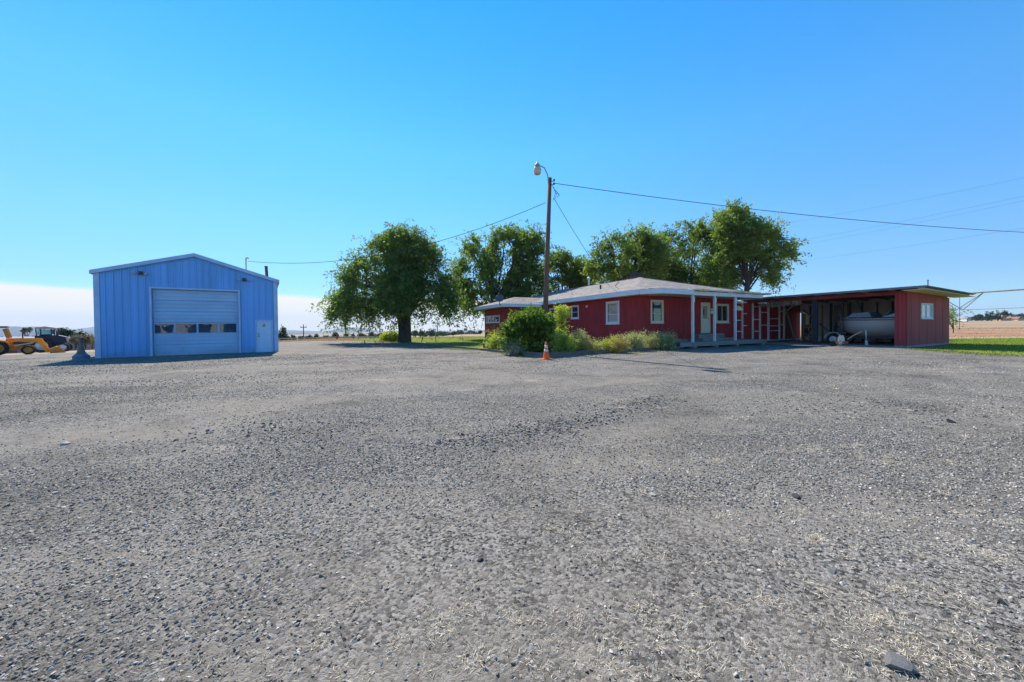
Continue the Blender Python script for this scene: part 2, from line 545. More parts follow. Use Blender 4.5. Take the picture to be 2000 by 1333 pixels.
def in_poly(px, py, poly):
    ins = np.zeros(px.shape, bool); n = len(poly)
    for i in range(n):
        x0, y0 = poly[i]; x1, y1 = poly[(i + 1) % n]
        c = ((y0 > py) != (y1 > py)) & (px < (x1 - x0) * (py - y0) / ((y1 - y0) if y1 != y0 else 1e-9) + x0)
        ins ^= c
    return ins
def wob(x, y, amp):
    return amp * (np.sin(x * 2.1 + y * 1.3) + np.sin(x * 4.7 - y * 3.1 + 1.2) * .6 + np.sin(x * 9.1 + y * 7.7 + 2.) * .4), amp * (np.sin(x * 1.7 - y * 2.4 + .6) + np.sin(x * 5.3 + y * 4.1) * .6 + np.sin(-x * 8.3 + y * 9.9) * .4)
def sheet(name, poly, lift, mat, amp=0.12):
    cx = (GX[:-1, :-1] + GX[1:, 1:]) / 2; cy = (GY[:-1, :-1] + GY[1:, 1:]) / 2
    if poly is None:
        keep = np.ones(cx.shape, bool)
    else:
        wx, wy = wob(cx, cy, amp)
        keep = in_poly(cx + wx, cy + wy, poly)
    ny, nx = GX.shape
    idx = np.arange(ny * nx).reshape(ny, nx)
    F = np.stack([idx[:-1, :-1][keep], idx[:-1, 1:][keep], idx[1:, 1:][keep], idx[1:, :-1][keep]], axis=1)
    used, inv = np.unique(F.ravel(), return_inverse=True)
    V = np.stack([GX.ravel(), GY.ravel(), GZ.ravel() + lift], axis=1)[used]
    o = link(name, np_mesh(name, V, inv.reshape(-1, 4), mat, smooth=True), None)
    tag(o, kind='structure')
    return o

# ---- ground materials
def gravel_mat():
    m, nt, bs = nodes_of('gravel')
    N = nt.nodes; L = nt.links
    t = N.new('ShaderNodeTexCoord')
    def noise(s, d=4, rough=.6, vec=None, dist=0.0):
        n = N.new('ShaderNodeTexNoise'); n.inputs['Scale'].default_value = s; n.inputs['Detail'].default_value = d; n.inputs['Roughness'].default_value = rough; n.inputs['Distortion'].default_value = dist
        L.new(vec or t.outputs['Object'], n.inputs['Vector']); return n.outputs['Fac']
    def ramp(f, p0, p1, c0, c1):
        r = N.new('ShaderNodeValToRGB'); e = r.color_ramp.elements
        e[0].position, e[1].position = p0, p1; e[0].color = (*c0, 1); e[1].color = (*c1, 1)
        L.new(f, r.inputs[0]); return r.outputs[0]
    def mix(f, a, b, bl='MIX'):
        n = N.new('ShaderNodeMix'); n.data_type = 'RGBA'; n.blend_type = bl
        if isinstance(f, float): n.inputs['Factor'].default_value = f
        else: L.new(f, n.inputs['Factor'])
        for s, i in ((a, 6), (b, 7)):
            if isinstance(s, tuple): n.inputs[i].default_value = (*s, 1)
            else: L.new(s, n.inputs[i])
        return n.outputs[2]
    v = N.new('ShaderNodeTexVoronoi'); v.inputs['Scale'].default_value = 62; v.inputs['Randomness'].default_value = 1
    L.new(t.outputs['Object'], v.inputs['Vector'])
    v2 = N.new('ShaderNodeTexVoronoi'); v2.inputs['Scale'].default_value = 150
    L.new(t.outputs['Object'], v2.inputs['Vector'])
    sepc = N.new('ShaderNodeSeparateColor'); L.new(v.outputs['Color'], sepc.inputs[0])
    stone = ramp(sepc.outputs[0], 0.02, 0.98, (0.036, 0.033, 0.030), (0.29, 0.268, 0.236))
    dust = ramp(noise(3.0, 6, .7), 0.3, 0.7, (0.14, 0.125, 0.104), (0.245, 0.220, 0.185))
    # travelled bands run roughly across the yard
    mp = N.new('ShaderNodeMapping'); mp.inputs['Scale'].default_value = (0.10, 0.42, 1); mp.inputs['Rotation'].default_value = (0, 0, R(-16))
    L.new(t.outputs['Object'], mp.inputs[0])
    f1 = ramp(noise(2.2, 8, .62, mp.outputs[0], .6), 0.42, 0.62, (0, 0, 0), (1, 1, 1))
    c = mix(f1, stone, dust)
    # long curving wheel tracks: packed pale fines between coarser rows
    mpw = N.new('ShaderNodeMapping'); mpw.inputs['Location'].default_value = (17, -37, 0); L.new(t.outputs['Object'], mpw.inputs[0])
    wv = N.new('ShaderNodeTexWave'); wv.wave_type = 'RINGS'; wv.rings_direction = 'Z'
    wv.inputs['Scale'].default_value = 0.17; wv.inputs['Distortion'].default_value = 2.6; wv.inputs['Detail'].default_value = 3; wv.inputs['Detail Scale'].default_value = 0.35
    L.new(mpw.outputs[0], wv.inputs['Vector'])
    tw = N.new('ShaderNodeMath'); tw.operation = 'MULTIPLY'
    L.new(ramp(wv.outputs['Fac'], 0.55, 0.95, (0, 0, 0), (.75, .75, .75)), tw.inputs[0]); L.new(ramp(noise(0.16, 4, .5), 0.42, 0.6, (0, 0, 0), (1, 1, 1)), tw.inputs[1])
    c = mix(tw.outputs[0], c, dust)
    td = N.new('ShaderNodeMath'); td.operation = 'MULTIPLY'
    L.new(ramp(wv.outputs['Fac'], 0.0, 0.3, (.6, .6, .6), (0, 0, 0)), td.inputs[0]); L.new(ramp(noise(0.21, 4, .5), 0.45, 0.62, (0, 0, 0), (1, 1, 1)), td.inputs[1])
    c = mix(td.outputs[0], c, mix(1.0, stone, (0.66, 0.65, 0.64), 'MULTIPLY'))
    # coarse darker patches
    f2 = ramp(noise(0.55, 7, .7), 0.47, 0.66, (0, 0, 0), (.8, .8, .8))
    c = mix(f2, c, mix(1.0, stone, (0.5, 0.49, 0.48), 'MULTIPLY'))
    # pale tan worn and chaffy spots
    mp3 = N.new('ShaderNodeMapping'); mp3.inputs['Scale'].default_value = (0.55, 1.0, 1); L.new(t.outputs['Object'], mp3.inputs[0])
    f3 = ramp(noise(0.85, 9, .72, mp3.outputs[0], .3), 0.58, 0.72, (0, 0, 0), (.8, .8, .8))
    c = mix(f3, c, (0.36, 0.305, 0.24))
    L.new(c, bs.inputs['Base Color'])
    bs.inputs['Roughness'].default_value = 0.9; bs.inputs['Specular IOR Level'].default_value = 0.15
    ad = N.new('ShaderNodeMath'); ad.operation = 'ADD'
    L.new(v.outputs['Distance'], ad.inputs[0]); L.new(v2.outputs['Distance'], ad.inputs[1])
    ad2 = N.new('ShaderNodeMath'); ad2.operation = 'ADD'; L.new(ad.outputs[0], ad2.inputs[0])
    big = N.new('ShaderNodeMath'); big.operation = 'MULTIPLY'; big.inputs[1].default_value = 3.0
    L.new(noise(2.0, 6, .6), big.inputs[0]); L.new(big.outputs[0], ad2.inputs[1])
    bp = N.new('ShaderNodeBump'); bp.inputs['Strength'].default_value = 0.4; bp.inputs['Distance'].default_value = 0.012; bp.invert = True
    L.new(ad2.outputs[0], bp.inputs['Height']); L.new(bp.outputs[0], bs.inputs['Normal'])
    return m
M_gravel = gravel_mat()
M_field = pm('dry_field', (0.30, 0.20, 0.12), 0.95, 0.2, 0.05, 0.6, 6, 0.1, col2=(0.40, 0.30, 0.19), detail=10)
M_plough = pm('tilled_soil', (0.30, 0.165, 0.095), 0.95, 0.15, 0.15, 0.5, 3, 0.1, col2=(0.37, 0.22, 0.13), detail=9)
M_lawn = pm('lawn_turf', (0.15, 0.20, 0.03), 0.9, 0.3, 1.2, 0.8, 60, 0.1, col2=(0.26, 0.29, 0.06), detail=9)
M_soil = pm('bed_soil', (0.10, 0.078, 0.058), 0.95, 0.4, 6, 0.8, 40, 0.1)
M_concrete = pm('concrete', (0.30, 0.295, 0.285), 0.85, 0.18, 2.2, 0.25, 60, 0.2)

ground_o = sheet('ground', None, 0.0, M_field)
LAWN_L = [(-19, 43), (-9.2, 33.2), (-1.75, 21.7), (-0.2, 20.1), (3.0, 24), (0, 34), (1, 60), (-20, 56)]
LAWN_R = [(20.6, 19.4), (19.4, 14.6), (21.0, 11.2), (30, 9.0), (70, 8), (80, 31), (27.3, 30.5), (26.8, 22.2), (24, 20.6)]
BED = [(-1.75, 21.6), (-0.3, 19.25), (1.45, 16.35), (3.3, 17.75), (10.3, 22.0), (10.5, 23.2), (8.6, 22.5), (7.2, 22.6), (2.4, 31.8), (-.3, 30.5), (-2.4, 33.8), (-3.0, 33), (-.8, 26)]
GRAVEL = [(-34, -60), (55, -60), (60, 9), (36, 10.5), (26.6, 12.5), (22.5, 18.0), (26.5, 22), (22, 29), (17, 30), (10, 23), (9, 24), (-1.6, 22.5), (-9, 33.4), (-12.5, 36), (-17, 41), (-25, 42), (-30, 36), (-46, 34.0), (-75, 38), (-75, 5)]
FIELD_R = [(36, 36), (40, 62), (70, 66), (160, 70), (110, 32), (70, 33)]
sheet('tilled_field', FIELD_R, 0.006, M_plough, 0.3)
gravel_o = sheet('gravel_yard', GRAVEL, 0.008, M_gravel, 0.2)
sheet('lawn', LAWN_L, 0.016, M_lawn, 0.06)
sheet('lawn', LAWN_R, 0.016, M_lawn, 0.16)
sheet('flower_bed', BED, 0.026, M_soil, 0.03)

# ---- far hills: real ridges kilometres away
M_hill = pm('hill_scrub', (0.11, 0.10, 0.065), 0.95, 0.35, 0.0012, 0, 1, 0.05, detail=8)
def hill(dist, depth, prof, seed, base=-60):
    r = np.random.default_rng(seed)
    xs = np.linspace(prof[0][0], prof[-1][0], 140)
    tops = np.interp(xs, [p[0] for p in prof], [p[1] for p in prof])
    V = []; rows = 12
    for j in range(rows):
        f = j / (rows - 1); y = dist + depth * (f - .5)
        sh = math.sin(math.pi * f) ** 0.8
        for i, px in enumerate(xs):
            tp = at_depth(px, tops[i], dist)
            h = (tp.z - base) * sh * (1 + (0.05 * math.sin(i * .5 + j) + .04 * math.sin(i * 1.3 + 2 * j) if 0 < j < rows - 1 else 0) * (0 if abs(f - .5) < .06 else 1))
            V.append((tp.x / dist * y, y, base + h))
    n = len(xs)
    F = [(j * n + i, j * n + i + 1, (j + 1) * n + i + 1, (j + 1) * n + i) for j in range(rows - 1) for i in range(n - 1)]
    o = link('hill', np_mesh('hill', np.array(V), np.array(F), M_hill, smooth=True), None)
    tag(o, kind='structure')
hill(4300, 1600, [(-700, 650), (-300, 644), (0, 640), (70, 638), (150, 645), (250, 650), (400, 652), (560, 650), (620, 652), (760, 652), (860, 648), (960, 647), (1050, 648)], 3)
hill(7200, 2400, [(-900, 646), (-200, 638), (30, 637.5), (110, 645), (150, 643), (190, 638), (240, 634), (330, 640), (500, 646), (560, 645), (600, 646.5), (635, 648), (662, 642), (690, 639.5), (712, 641), (745, 648), (830, 647), (950, 645)], 4)
# ================================================================== blue metal shed
_a = at_depth(187.5, 640, 18.6); _b = at_depth(541.5, 640, 22.9)
SH = Frame(_a.x, _a.y, math.atan2(_b.y - _a.y, _b.x - _a.x))
SW = (Vector((_b.x, _b.y)) - Vector((_a.x, _a.y))).length
SZ0 = -0.03
EAVE, PEAK, SDEP = 4.42, 5.62, 11.0
M_blue = pm('blue_metal', (0.15, 0.42, 0.82), 0.45, 0.07, 1.3, 0.04, 8, 0.45, stretch=(1, 1, .25), orand=.09, dirt=.4)
M_blue_l = pm('blue_metal_faded', (0.34, 0.56, 0.80), 0.5, 0.10, 1.1, 0.03, 10, 0.4, stretch=(.4, 1, 1), orand=.05, dirt=.35)
M_blue_t = pm('blue_trim', (0.38, 0.55, 0.78), 0.5, 0.12, 2.0, 0.02, 10, 0.4)
M_galv = pm('galvanised_roof', (0.52, 0.55, 0.58), 0.4, 0.1, 1.0, 0.03, 20, 0.5, metal=0.3)
M_dark = pm('dark_metal', (0.035, 0.036, 0.04), 0.5, 0.2, 6, 0, 1, 0.4)
M_white = pm('white_paint', (0.72, 0.72, 0.71), 0.6, 0.07, 4, 0.06, 30, 0.3)
M_dglass = glassmat('dark_glass', (0.03, 0.07, 0.12), .45)
M_lamp = pm('lamp_glass', (0.42, 0.41, 0.38), 0.25, 0.1, 6, 0, 1, 0.6)
shed = thing('metal_shed', 'blue corrugated metal shop building with wide roll-up door, beside the gravel', 'shed', SH.o, SH.a)
W = Wall((0, 0), (1, 0), (0, -1))
gd0 = SH.plane(1, 0, 295.5, 563).x; gd1 = SH.plane(1, 0, 465, 570).x
gdt = SH.plane(1, 0, 380, 567.0).z
md0 = SH.plane(1, 0, 498.5, 625).x; md1 = SH.plane(1, 0, 532.5, 625).x; mdt = SH.plane(1, 0, 515, 625.5).z
def roofz(s):
    return EAVE + (PEAK - EAVE) * (1 - abs(s - SW / 2) / (SW / 2))
pw = SW / 26
ops = [(gd0, gd1, gdt), (md0, md1, mdt)]
for k in range(26):
    a0, a1 = k * pw, (k + 1) * pw
    cuts = sorted([a0, a1] + [e for o in ops for e in o[:2] if a0 + .01 < e < a1 - .01])
    mb = MB()
    for c0, c1 in zip(cuts[:-1], cuts[1:]):
        mid = (c0 + c1) / 2; zb = SZ0
        for o in ops:
            if o[0] < mid < o[1]: zb = o[2]
        zt0, zt1 = roofz(c0) - .02, roofz(c1) - .02
        def col(x0, x1, o0, o1):
            t0, t1 = roofz(x0) - .02, roofz(x1) - .02
            if x0 < SW / 2 < x1: t0 = t1 = min(t0, t1)
            mb.hexa([(x0, -o0, zb), (x1, -o0, zb), (x1, -o1, zb), (x0, -o1, zb), (x0, -o0, t0), (x1, -o0, t1), (x1, -o1, t1), (x0, -o1, t0)])
        col(c0 + (.012 if c0 == a0 else 0), c1, -0.03, 0.0)
        if c0 == a0: col(c0, c0 + .012, -.03, -.015)
        if c0 == a0: col(c0 + .014, c0 + .065, .0005, 0.045)
        if c1 - c0 > .2: col(c0 + .15, c0 + .17, .0005, 0.008)
    mb.build('wall_panel', M_blue, shed)
mb = MB(); W2 = Wall((0, 0), (0, 1), (-1, 0))
siding(W2, 0.03, SDEP, SZ0, EAVE - .03, [], .3, .03).build('side_wall', M_blue, shed)
siding(Wall((SW, 0), (0, 1), (1, 0)), 0.03, SDEP, SZ0, EAVE - .03, [], .3, .03).build('side_wall', M_blue, shed)
MB().prism([(0.04, SZ0), (SW - .04, SZ0), (SW - .04, EAVE - .03), (SW / 2, PEAK - .03), (0.04, EAVE - .03)], SDEP - .05, SDEP).build('back_wall', M_blue, shed)
MB().box(.06, SW - .06, .05, SDEP - .06, SZ0 - .02, SZ0 + .03).build('floor_slab', M_concrete, shed)
# corner trims, rake trims
for x0, x1 in ((-.05, .16), (SW - .16, SW + .05)):
    MB().box(x0, x1, -.05, -.036, SZ0, EAVE - .04).box(x0 if x0 < 1 else x1 - .014, x0 + .014 if x0 < 1 else x1, -.036, .14, SZ0, EAVE - .04).build('corner_trim', M_blue_t, shed)
ov = 0.12
for sgn in (0, 1):
    xa, xb = (-ov, SW / 2) if sgn == 0 else (SW / 2, SW + ov)
    za, zb_ = (roofz(-0) - ov * .31, PEAK) if sgn == 0 else (PEAK, EAVE - ov * .31)
    MB().hexa([(xa, -.14, za), (xb, -.14, zb_), (xb, SDEP + .15, zb_), (xa, SDEP + .15, za), (xa, -.14, za + .05), (xb, -.14, zb_ + .05), (xb, SDEP + .15, zb_ + .05), (xa, SDEP + .15, za + .05)]).build('roof', M_galv, shed)
    MB().hexa([(xa, -.16, za - .13), (xb, -.16, zb_ - .13), (xb, -.143, zb_ - .13), (xa, -.143, za - .13), (xa, -.16, za + .062), (xb, -.16, zb_ + .062), (xb, -.143, zb_ + .062), (xa, -.143, za + .062)]).build('rake_trim', M_blue_t, shed)
    xe = -ov if sgn == 0 else SW + ov
    MB().box(xe - .03, xe + .03, -.15, SDEP + .15, EAVE - .17, EAVE + .015).build('eave_trim', M_blue_t, shed)
# roll-up door
mb = MB(); fw = .09
mb.box(gd0 - fw, gd0, -.06, .25, SZ0, gdt + fw); mb.box(gd1, gd1 + fw, -.06, .25, SZ0, gdt + fw); mb.box(gd0, gd1, -.058, .25, gdt, gdt + fw)
mb.build('door_frame', M_blue_t, shed)
door = MB().box(gd0 + .005, gd1 - .005, .245, .275, SZ0, gdt - .005).build('garage_door', M_blue_l, shed)
sech = (gdt - SZ0) / 6
for k in range(6):
    z0, z1 = SZ0 + k * sech + .012, SZ0 + (k + 1) * sech - .012
    mb = MB()
    M_lo = M_blue_l
    if k == 3 - 1:   # glazed section
        st = [gd0 + .02, gd0 + .2]
        xs = [SH.plane(1, .2, p, 640).x for p in (302, 340.5, 343, 384, 387.5, 425.5, 428.5, 461.5)]
        zlo, zhi = z0 + .03, z1 - .04
        mb.box(gd0 + .02, gd1 - .02, .2, .24, z0, zlo); mb.box(gd0 + .02, gd1 - .02, .2, .24, zhi, z1)
        ed = [gd0 + .02] + xs + [gd1 - .02]
        for i in range(0, len(ed), 2):
            mb.box(ed[i], ed[i + 1], .2, .24, zlo, zhi)
        so_ = mb.build('glazed_section', M_blue_l, door)
        for i in range(0, 8, 2):
            MB().box(xs[i], xs[i + 1], .222, .23, zlo, zhi).build('pane', M_dglass, door)
        continue
    mb.box(gd0 + .02, gd1 - .02, .21, .244, z0, z1)
    for q in range(3):
        zq = z0 + (z1 - z0) * (q + .5) / 3
        mb.box(gd0 + .02, gd1 - .02, .178, .2095, zq - (z1 - z0) * .125, zq + (z1 - z0) * .1)
    mb.build('door_section', M_blue_l, door)
# man door
mb = MB(); fw = .06
mb.box(md0, md0 + fw, -.05, .06, SZ0, mdt); mb.box(md1 - fw, md1, -.05, .06, SZ0, mdt); mb.box(md0 + fw, md1 - fw, -.049, .06, mdt - fw, mdt)
mb.build('door_frame', M_blue_t, shed)
ed = MB().box(md0 + fw + .004, md1 - fw - .004, -.005, .04, SZ0 + .03, mdt - fw - .004).build('entry_door', pm('pale_blue_door', (0.45, 0.68, 0.92), .45, .06, 3, 0, 1, .4), shed)
MB().lathe([(.035, -.05), (.035, -.03), (.018, -.03), (.018, -.004)], 12, (md0 + .16, 0, .98), 'y').build('door_knob', M_dark, ed)
MB().lathe([(.03, -.03), (.03, -.004)], 12, (md0 + .16, 0, 1.12), 'y').build('deadbolt', M_dark, ed)
no_ = MB().box((md0 + md1) / 2 - .12, (md0 + md1) / 2 + .1, -.012, -.007, 1.53, 1.74).build('notice', M_white, ed)
MB().box((md0 + md1) / 2 - .1, (md0 + md1) / 2 + .08, -.016, -.0125, 1.56, 1.62).box((md0 + md1) / 2 - .06, (md0 + md1) / 2 + .06, -.016, -.0125, 1.66, 1.71).build('notice_print', M_dark, no_)
# twin flood lights
for px, py in ((276, 534), (477, 547)):
    p = SH.plane(1, 0, px, py)
    f = MB().box(p.x - .09, p.x + .09, -.09, -.036, p.z - .09, p.z + .09).build('floodlight', M_dark, shed)
    for s in (-1, 1):
        b = MB()
        b.tube([(p.x + s * .07, -.08, p.z), (p.x + s * .16, -.2, p.z - .0)], .025, 8)
        b.tube([(p.x + s * .15, -.17, p.z + .01), (p.x + s * .2, -.24, p.z - .03), (p.x + s * .26, -.34, p.z - .07)], [.03, .055, .075], 12)
        b.build('lamp_head', M_lamp, f, True)
# service mast and stove pipe through the roof
p = SH.plane(1, 2.2, 480.5, 520)
mb = MB(); mt = SH.plane(1, 2.2, 480.5, 506).z
mb.tube([(p.x, 2.2, roofz(p.x) - .1), (p.x, 2.2, mt)], .035, 8); mb.tube([(p.x, 2.2, mt), (p.x + .06, 2.2, mt + .07), (p.x + .16, 2.2, mt + .03)], .045, 8)
mb.build('service_mast', pm('grey_conduit', (.32, .33, .34), .5, .1), shed)
MASTW = SH.world(p.x + .1, 2.15, mt - .15)
p = SH.plane(1, 1.6, 522, 545); pt = SH.plane(1, 1.6, 520.5, 521).z
MB().tube([(p.x, 1.6, roofz(p.x) - .1), (p.x - .05, 1.6, pt)], .085, 12).lathe([(.1, 0), (.1, .05)], 12, (p.x - .05, 1.6, pt - .03)).build('stove_pipe', pm('rusty_pipe', (.09, .075, .07), .7, .3, 8), shed)

# pale building across the yard behind the viewpoint (seen only in the shed's panes)
bw = thing('farm_building', 'long white farm building across the yard, mirrored in the shed door panes', 'building', (4.5, -26, 0), R(28))
siding(Wall((-5, 0), (1, 0), (0, 1)), 0, 10, 0, 3.2, [(1, 2.2, .9, 2.2), (2.6, 3.8, .9, 2.2), (5.5, 8.5, .1, 2.4)], .3).build('wall', M_white, bw)
MB().box(-4.95, 4.95, -6, -.6, 0, 3.19).build('body', M_dark, bw)
MB().prism([(-6.4, 3.2), (6.4, 3.2), (6.4, 3.3), (0, 4.9), (-6.4, 3.3)], -6.4, .4).build('roof', M_galv, bw)

# ---------------------------------------------------------------- flared pedestal by the shed
pp = ground_at(159, 706)
ped = thing('pedestal_stand', 'flared rusty grey pedestal on a stepped blue base left of the shed', 'pedestal', pp, .3)
M_ped = pm('weathered_iron', (.16, .145, .13), .75, .3, 7, .3, 30, .3)
MB().lathe([(.31, 0), (.31, .1), (.28, .12), (.28, .2), (.3, .22), (.2, .33), (.17, .36)], 8).build('base', pm('blue_base', (.12, .17, .25), .6, .2, 5), ped)
MB().lathe([(.165, .345), (.13, .44), (.095, .58), (.07, .74), (.06, .88), (.06, 1.0), (.08, 1.03)], 20).build('stem', M_ped, ped, True)
MB().lathe([(.08, 1.02), (.15, 1.04), (.15, 1.075), (.05, 1.08)], 16).build('top_plate', M_ped, ped)
# ================================================================== red house
_c = at_depth(1249, 640, 22.1)
HF = Frame(_c.x, _c.y, R(27.2))
M_red = pm('red_siding', (0.33, 0.036, 0.038), 0.7, 0.24, 4.5, 0.12, 30, 0.25, stretch=(1, 1, .15), dirt=.1)
M_fascia = pm('white_fascia', (0.70, 0.73, 0.76), 0.6, 0.06, 2.5, 0.05, 20, 0.3)
M_soffit = pm('cream_soffit', (0.62, 0.52, 0.36), 0.75, 0.1, 3, 0, 1, 0.2)
M_cream = pm('cream_paint', (0.70, 0.61, 0.44), 0.6, 0.06, 3, 0.03, 20, 0.3)
M_found = pm('foundation', (0.33, 0.29, 0.24), 0.9, 0.15, 4, 0.2, 30, 0.15)
M_wood = pm('grey_deck_wood', (0.24, 0.22, 0.20), 0.85, 0.25, 4, 0.2, 30, 0.15, stretch=(.3, 3, 3), orand=.15)
M_rawwood = pm('raw_wood', (0.72, 0.57, 0.37), 0.8, 0.3, 6, 0.2, 30, 0.2)
M_peel = pm('peeling_white', (0.80, 0.79, 0.77), 0.7, 0.25, 9, 0.25, 30, 0.2, stretch=(1, 1, .35), col2=(0.86, .85, .83))
M_win = glassmat('window_glass', (0.035, 0.042, 0.045))
def shingle_mat():
    m, nt, bs = nodes_of('roof_shingles')
    N = nt.nodes; L = nt.links
    t = N.new('ShaderNodeTexCoord')
    n1 = N.new('ShaderNodeTexVoronoi'); n1.inputs['Scale'].default_value = 5.5
    mp = N.new('ShaderNodeMapping'); mp.inputs['Scale'].default_value = (1, 1, 3.2); L.new(t.outputs['Object'], mp.inputs[0]); L.new(mp.outputs[0], n1.inputs['Vector'])
    s = N.new('ShaderNodeSeparateColor'); L.new(n1.outputs['Color'], s.inputs[0])
    n2 = N.new('ShaderNodeTexNoise'); n2.inputs['Scale'].default_value = 1.1; n2.inputs['Detail'].default_value = 6; L.new(t.outputs['Object'], n2.inputs['Vector'])
    mx = N.new('ShaderNodeMath'); mx.operation = 'MULTIPLY_ADD'; mx.inputs[1].default_value = .55; L.new(s.outputs[0], mx.inputs[0])
    ml = N.new('ShaderNodeMath'); ml.operation = 'MULTIPLY'; ml.inputs[1].default_value = .45; L.new(n2.outputs['Fac'], ml.inputs[0]); L.new(ml.outputs[0], mx.inputs[2])
    cr = N.new('ShaderNodeValToRGB'); e = cr.color_ramp.elements
    e[0].position = .1; e[1].position = .85; e[0].color = (.145, .130, .12, 1); e[1].color = (.33, .30, .275, 1)
    L.new(mx.outputs[0], cr.inputs[0]); L.new(cr.outputs[0], bs.inputs['Base Color'])
    bs.inputs['Roughness'].default_value = .95; bs.inputs['Specular IOR Level'].default_value = .1
    bp = N.new('ShaderNodeBump'); bp.inputs['Strength'].default_value = .5; bp.inputs['Distance'].default_value = .02
    L.new(s.outputs[0], bp.inputs['Height']); L.new(bp.outputs[0], bs.inputs['Normal'])
    return m
M_shingle = shingle_mat()
house = thing('red_house', 'low red board-sided house with grey hip roof behind the utility pole', 'house', HF.o, HF.a)
ZB, ZT = 0.49, 3.17
HL, HD = 9.6, 20.0
WR = Wall((0, 0), (1, 0), (0, -1))          # face towards the porch
WL = Wall((0, 0), (0, 1), (-1, 0))          # long face receding left
def pr(px, py): return HF.plane(1, 0, px, py)
def pl(px, py): return HF.plane(0, 0, px, py)
# openings on the porch face
def rectR(x0, x1, y0, y1):
    a = pr(x0, (y0 + y1) / 2).x; b = pr(x1, (y0 + y1) / 2).x; xm = (x0 + x1) / 2
    return (a, b, pr(xm, y1).z, pr(xm, y0).z)
def rectL(x0, x1, y0, y1):
    a = pl(x0, (y0 + y1) / 2).y; b = pl(x1, (y0 + y1) / 2).y; xm = (x0 + x1) / 2
    return (min(a, b), max(a, b), pl(xm, y1).z, pl(xm, y0).z)
wR1 = rectR(1270, 1295, 586.5, 631.5)
dR = rectR(1368.2, 1386, 591.5, 651)
wR2 = rectR(1397.5, 1422.5, 594, 631)
wL1 = rectL(1184.5, 1210.5, 588.8, 633.2)
wL2 = rectL(1116.3, 1131, 597.2, 623)
dL = rectL(1073.5, 1090, 602, 646)
siding(WR, 0.0, HL, ZB, ZT, [wR1, dR, wR2], .2, .018).build('wall', M_red, house)
siding(WL, 0.0, 10.7, ZB, ZT, [wL1, wL2, dL], .2, .018).build('wall', M_red, house)
MB().box(-.03, .03, -.03, .03, ZB, ZT).build('corner_board', M_red, house)
WW, WY0, WY1 = -3.5, 10.7, 15.4
WF2 = Wall((WW, WY0), (1, 0), (0, -1)); WF1 = Wall((WW, WY0), (0, 1), (-1, 0))
def pw1(px, py): return HF.plane(0, WW, px, py)
a = pw1(950, 626).y; b = pw1(976.5, 626).y
wW = (min(a, b), max(a, b), pw1(963, 631).z, pw1(963, 617).z)
wW = (wW[0] - WY0, wW[1] - WY0, wW[2], wW[3])
ZTW = 2.98
siding(WF2, 0.0, -WW, .35, ZTW, [], .2, .018).build('wall', M_red, house)
siding(WF1, 0.0, WY1 - WY0, .35, ZTW, [wW], .2, .018).build('wall', M_red, house)
MB().box(HL - .06, HL, .06, HD, ZB, ZT).box(0.06, HL - .06, HD - .06, HD, ZB, ZT).box(WW + .06, 0, WY1 - .06, WY1, .35, ZTW).box(0.03, .06, WY1, HD - .06, ZB, ZT).build('back_wall', M_red, house)
MB().box(.05, HL - .05, .05, HD - .05, -.2, ZB - .003).box(WW + .05, .049, WY0 + .05, WY1 - .05, -.2, .347).build('foundation', M_found, house)
MB().box(.1, HL - .1, .1, HD - .1, ZB, ZB + .02).build('floor', M_wood, house)
window(WR, house, *wR1, M_cream, M_win, 1, (.4,), .12)
window(WR, house, *wR2, M_cream, M_win, 2, (), .13)
window(WL, house, *wL1, M_white, glassmat('sky_glass', (.06, .08, .1)), 1, (.4,), .13)
window(WL, house, *wL2, M_white, M_win, 1, (.5,), .09)
window(WF1, house, *wW, M_white, M_win, 3, (), .09)
# glazed door on the long face
gd = window(WL, house, *dL, M_white, M_win, 1, (.45,), .12, name='glazed_door', sill=False)
# front door
mb = MB(); fw = .1
WR.box(mb, dR[0], dR[0] + fw, dR[2], dR[3], -.04, .05); WR.box(mb, dR[1] - fw, dR[1], dR[2], dR[3], -.04, .05); WR.box(mb, dR[0] + fw, dR[1] - fw, dR[3] - fw, dR[3], -.04, .048)
mb.build('door_frame', M_cream, house)
mb = MB(); x0, x1, z0, z1 = dR[0] + fw + .004, dR[1] - fw - .004, dR[2], dR[3] - fw - .004
zm = z0 + .5 * (z1 - z0)
WR.box(mb, x0, x1, z0, zm, -.03, .012); WR.box(mb, x0, x0 + .12, zm, z1, -.03, .012); WR.box(mb, x1 - .12, x1, zm, z1, -.03, .012); WR.box(mb, x0 + .12, x1 - .12, z1 - .13, z1, -.03, .012)
for i in range(4):
    xa = x0 + .08 + i * (x1 - x0 - .16) / 4
    WR.box(mb, xa + .01, xa + (x1 - x0 - .16) / 4 - .01, z0 + .12, zm - .1, .0125, .02)
fd = mb.build('front_door', M_cream, house)
mb = MB(); WR.box(mb, x0 + .12, x1 - .12, zm, z1 - .13, -.02, -.01); mb.build('pane', pm('curtained_glass', (.36, .33, .22), .15, .15, 3, 0, 1, .6), fd)
mb = MB(); WR.box(mb, x0 + .17, x0 + .29, zm + .25, zm + .62, .0, .006); mb.build('door_plaque', M_dark, fd)
MB().lathe([(.03, -.07), (.03, -.045), (.015, -.04), (.015, -.012)], 10, (x1 - .08, 0, z0 + .95), 'y').build('door_knob', pm('brass', (.4, .27, .1), .3, .1, 5, 0, 1, .5, .8), fd)
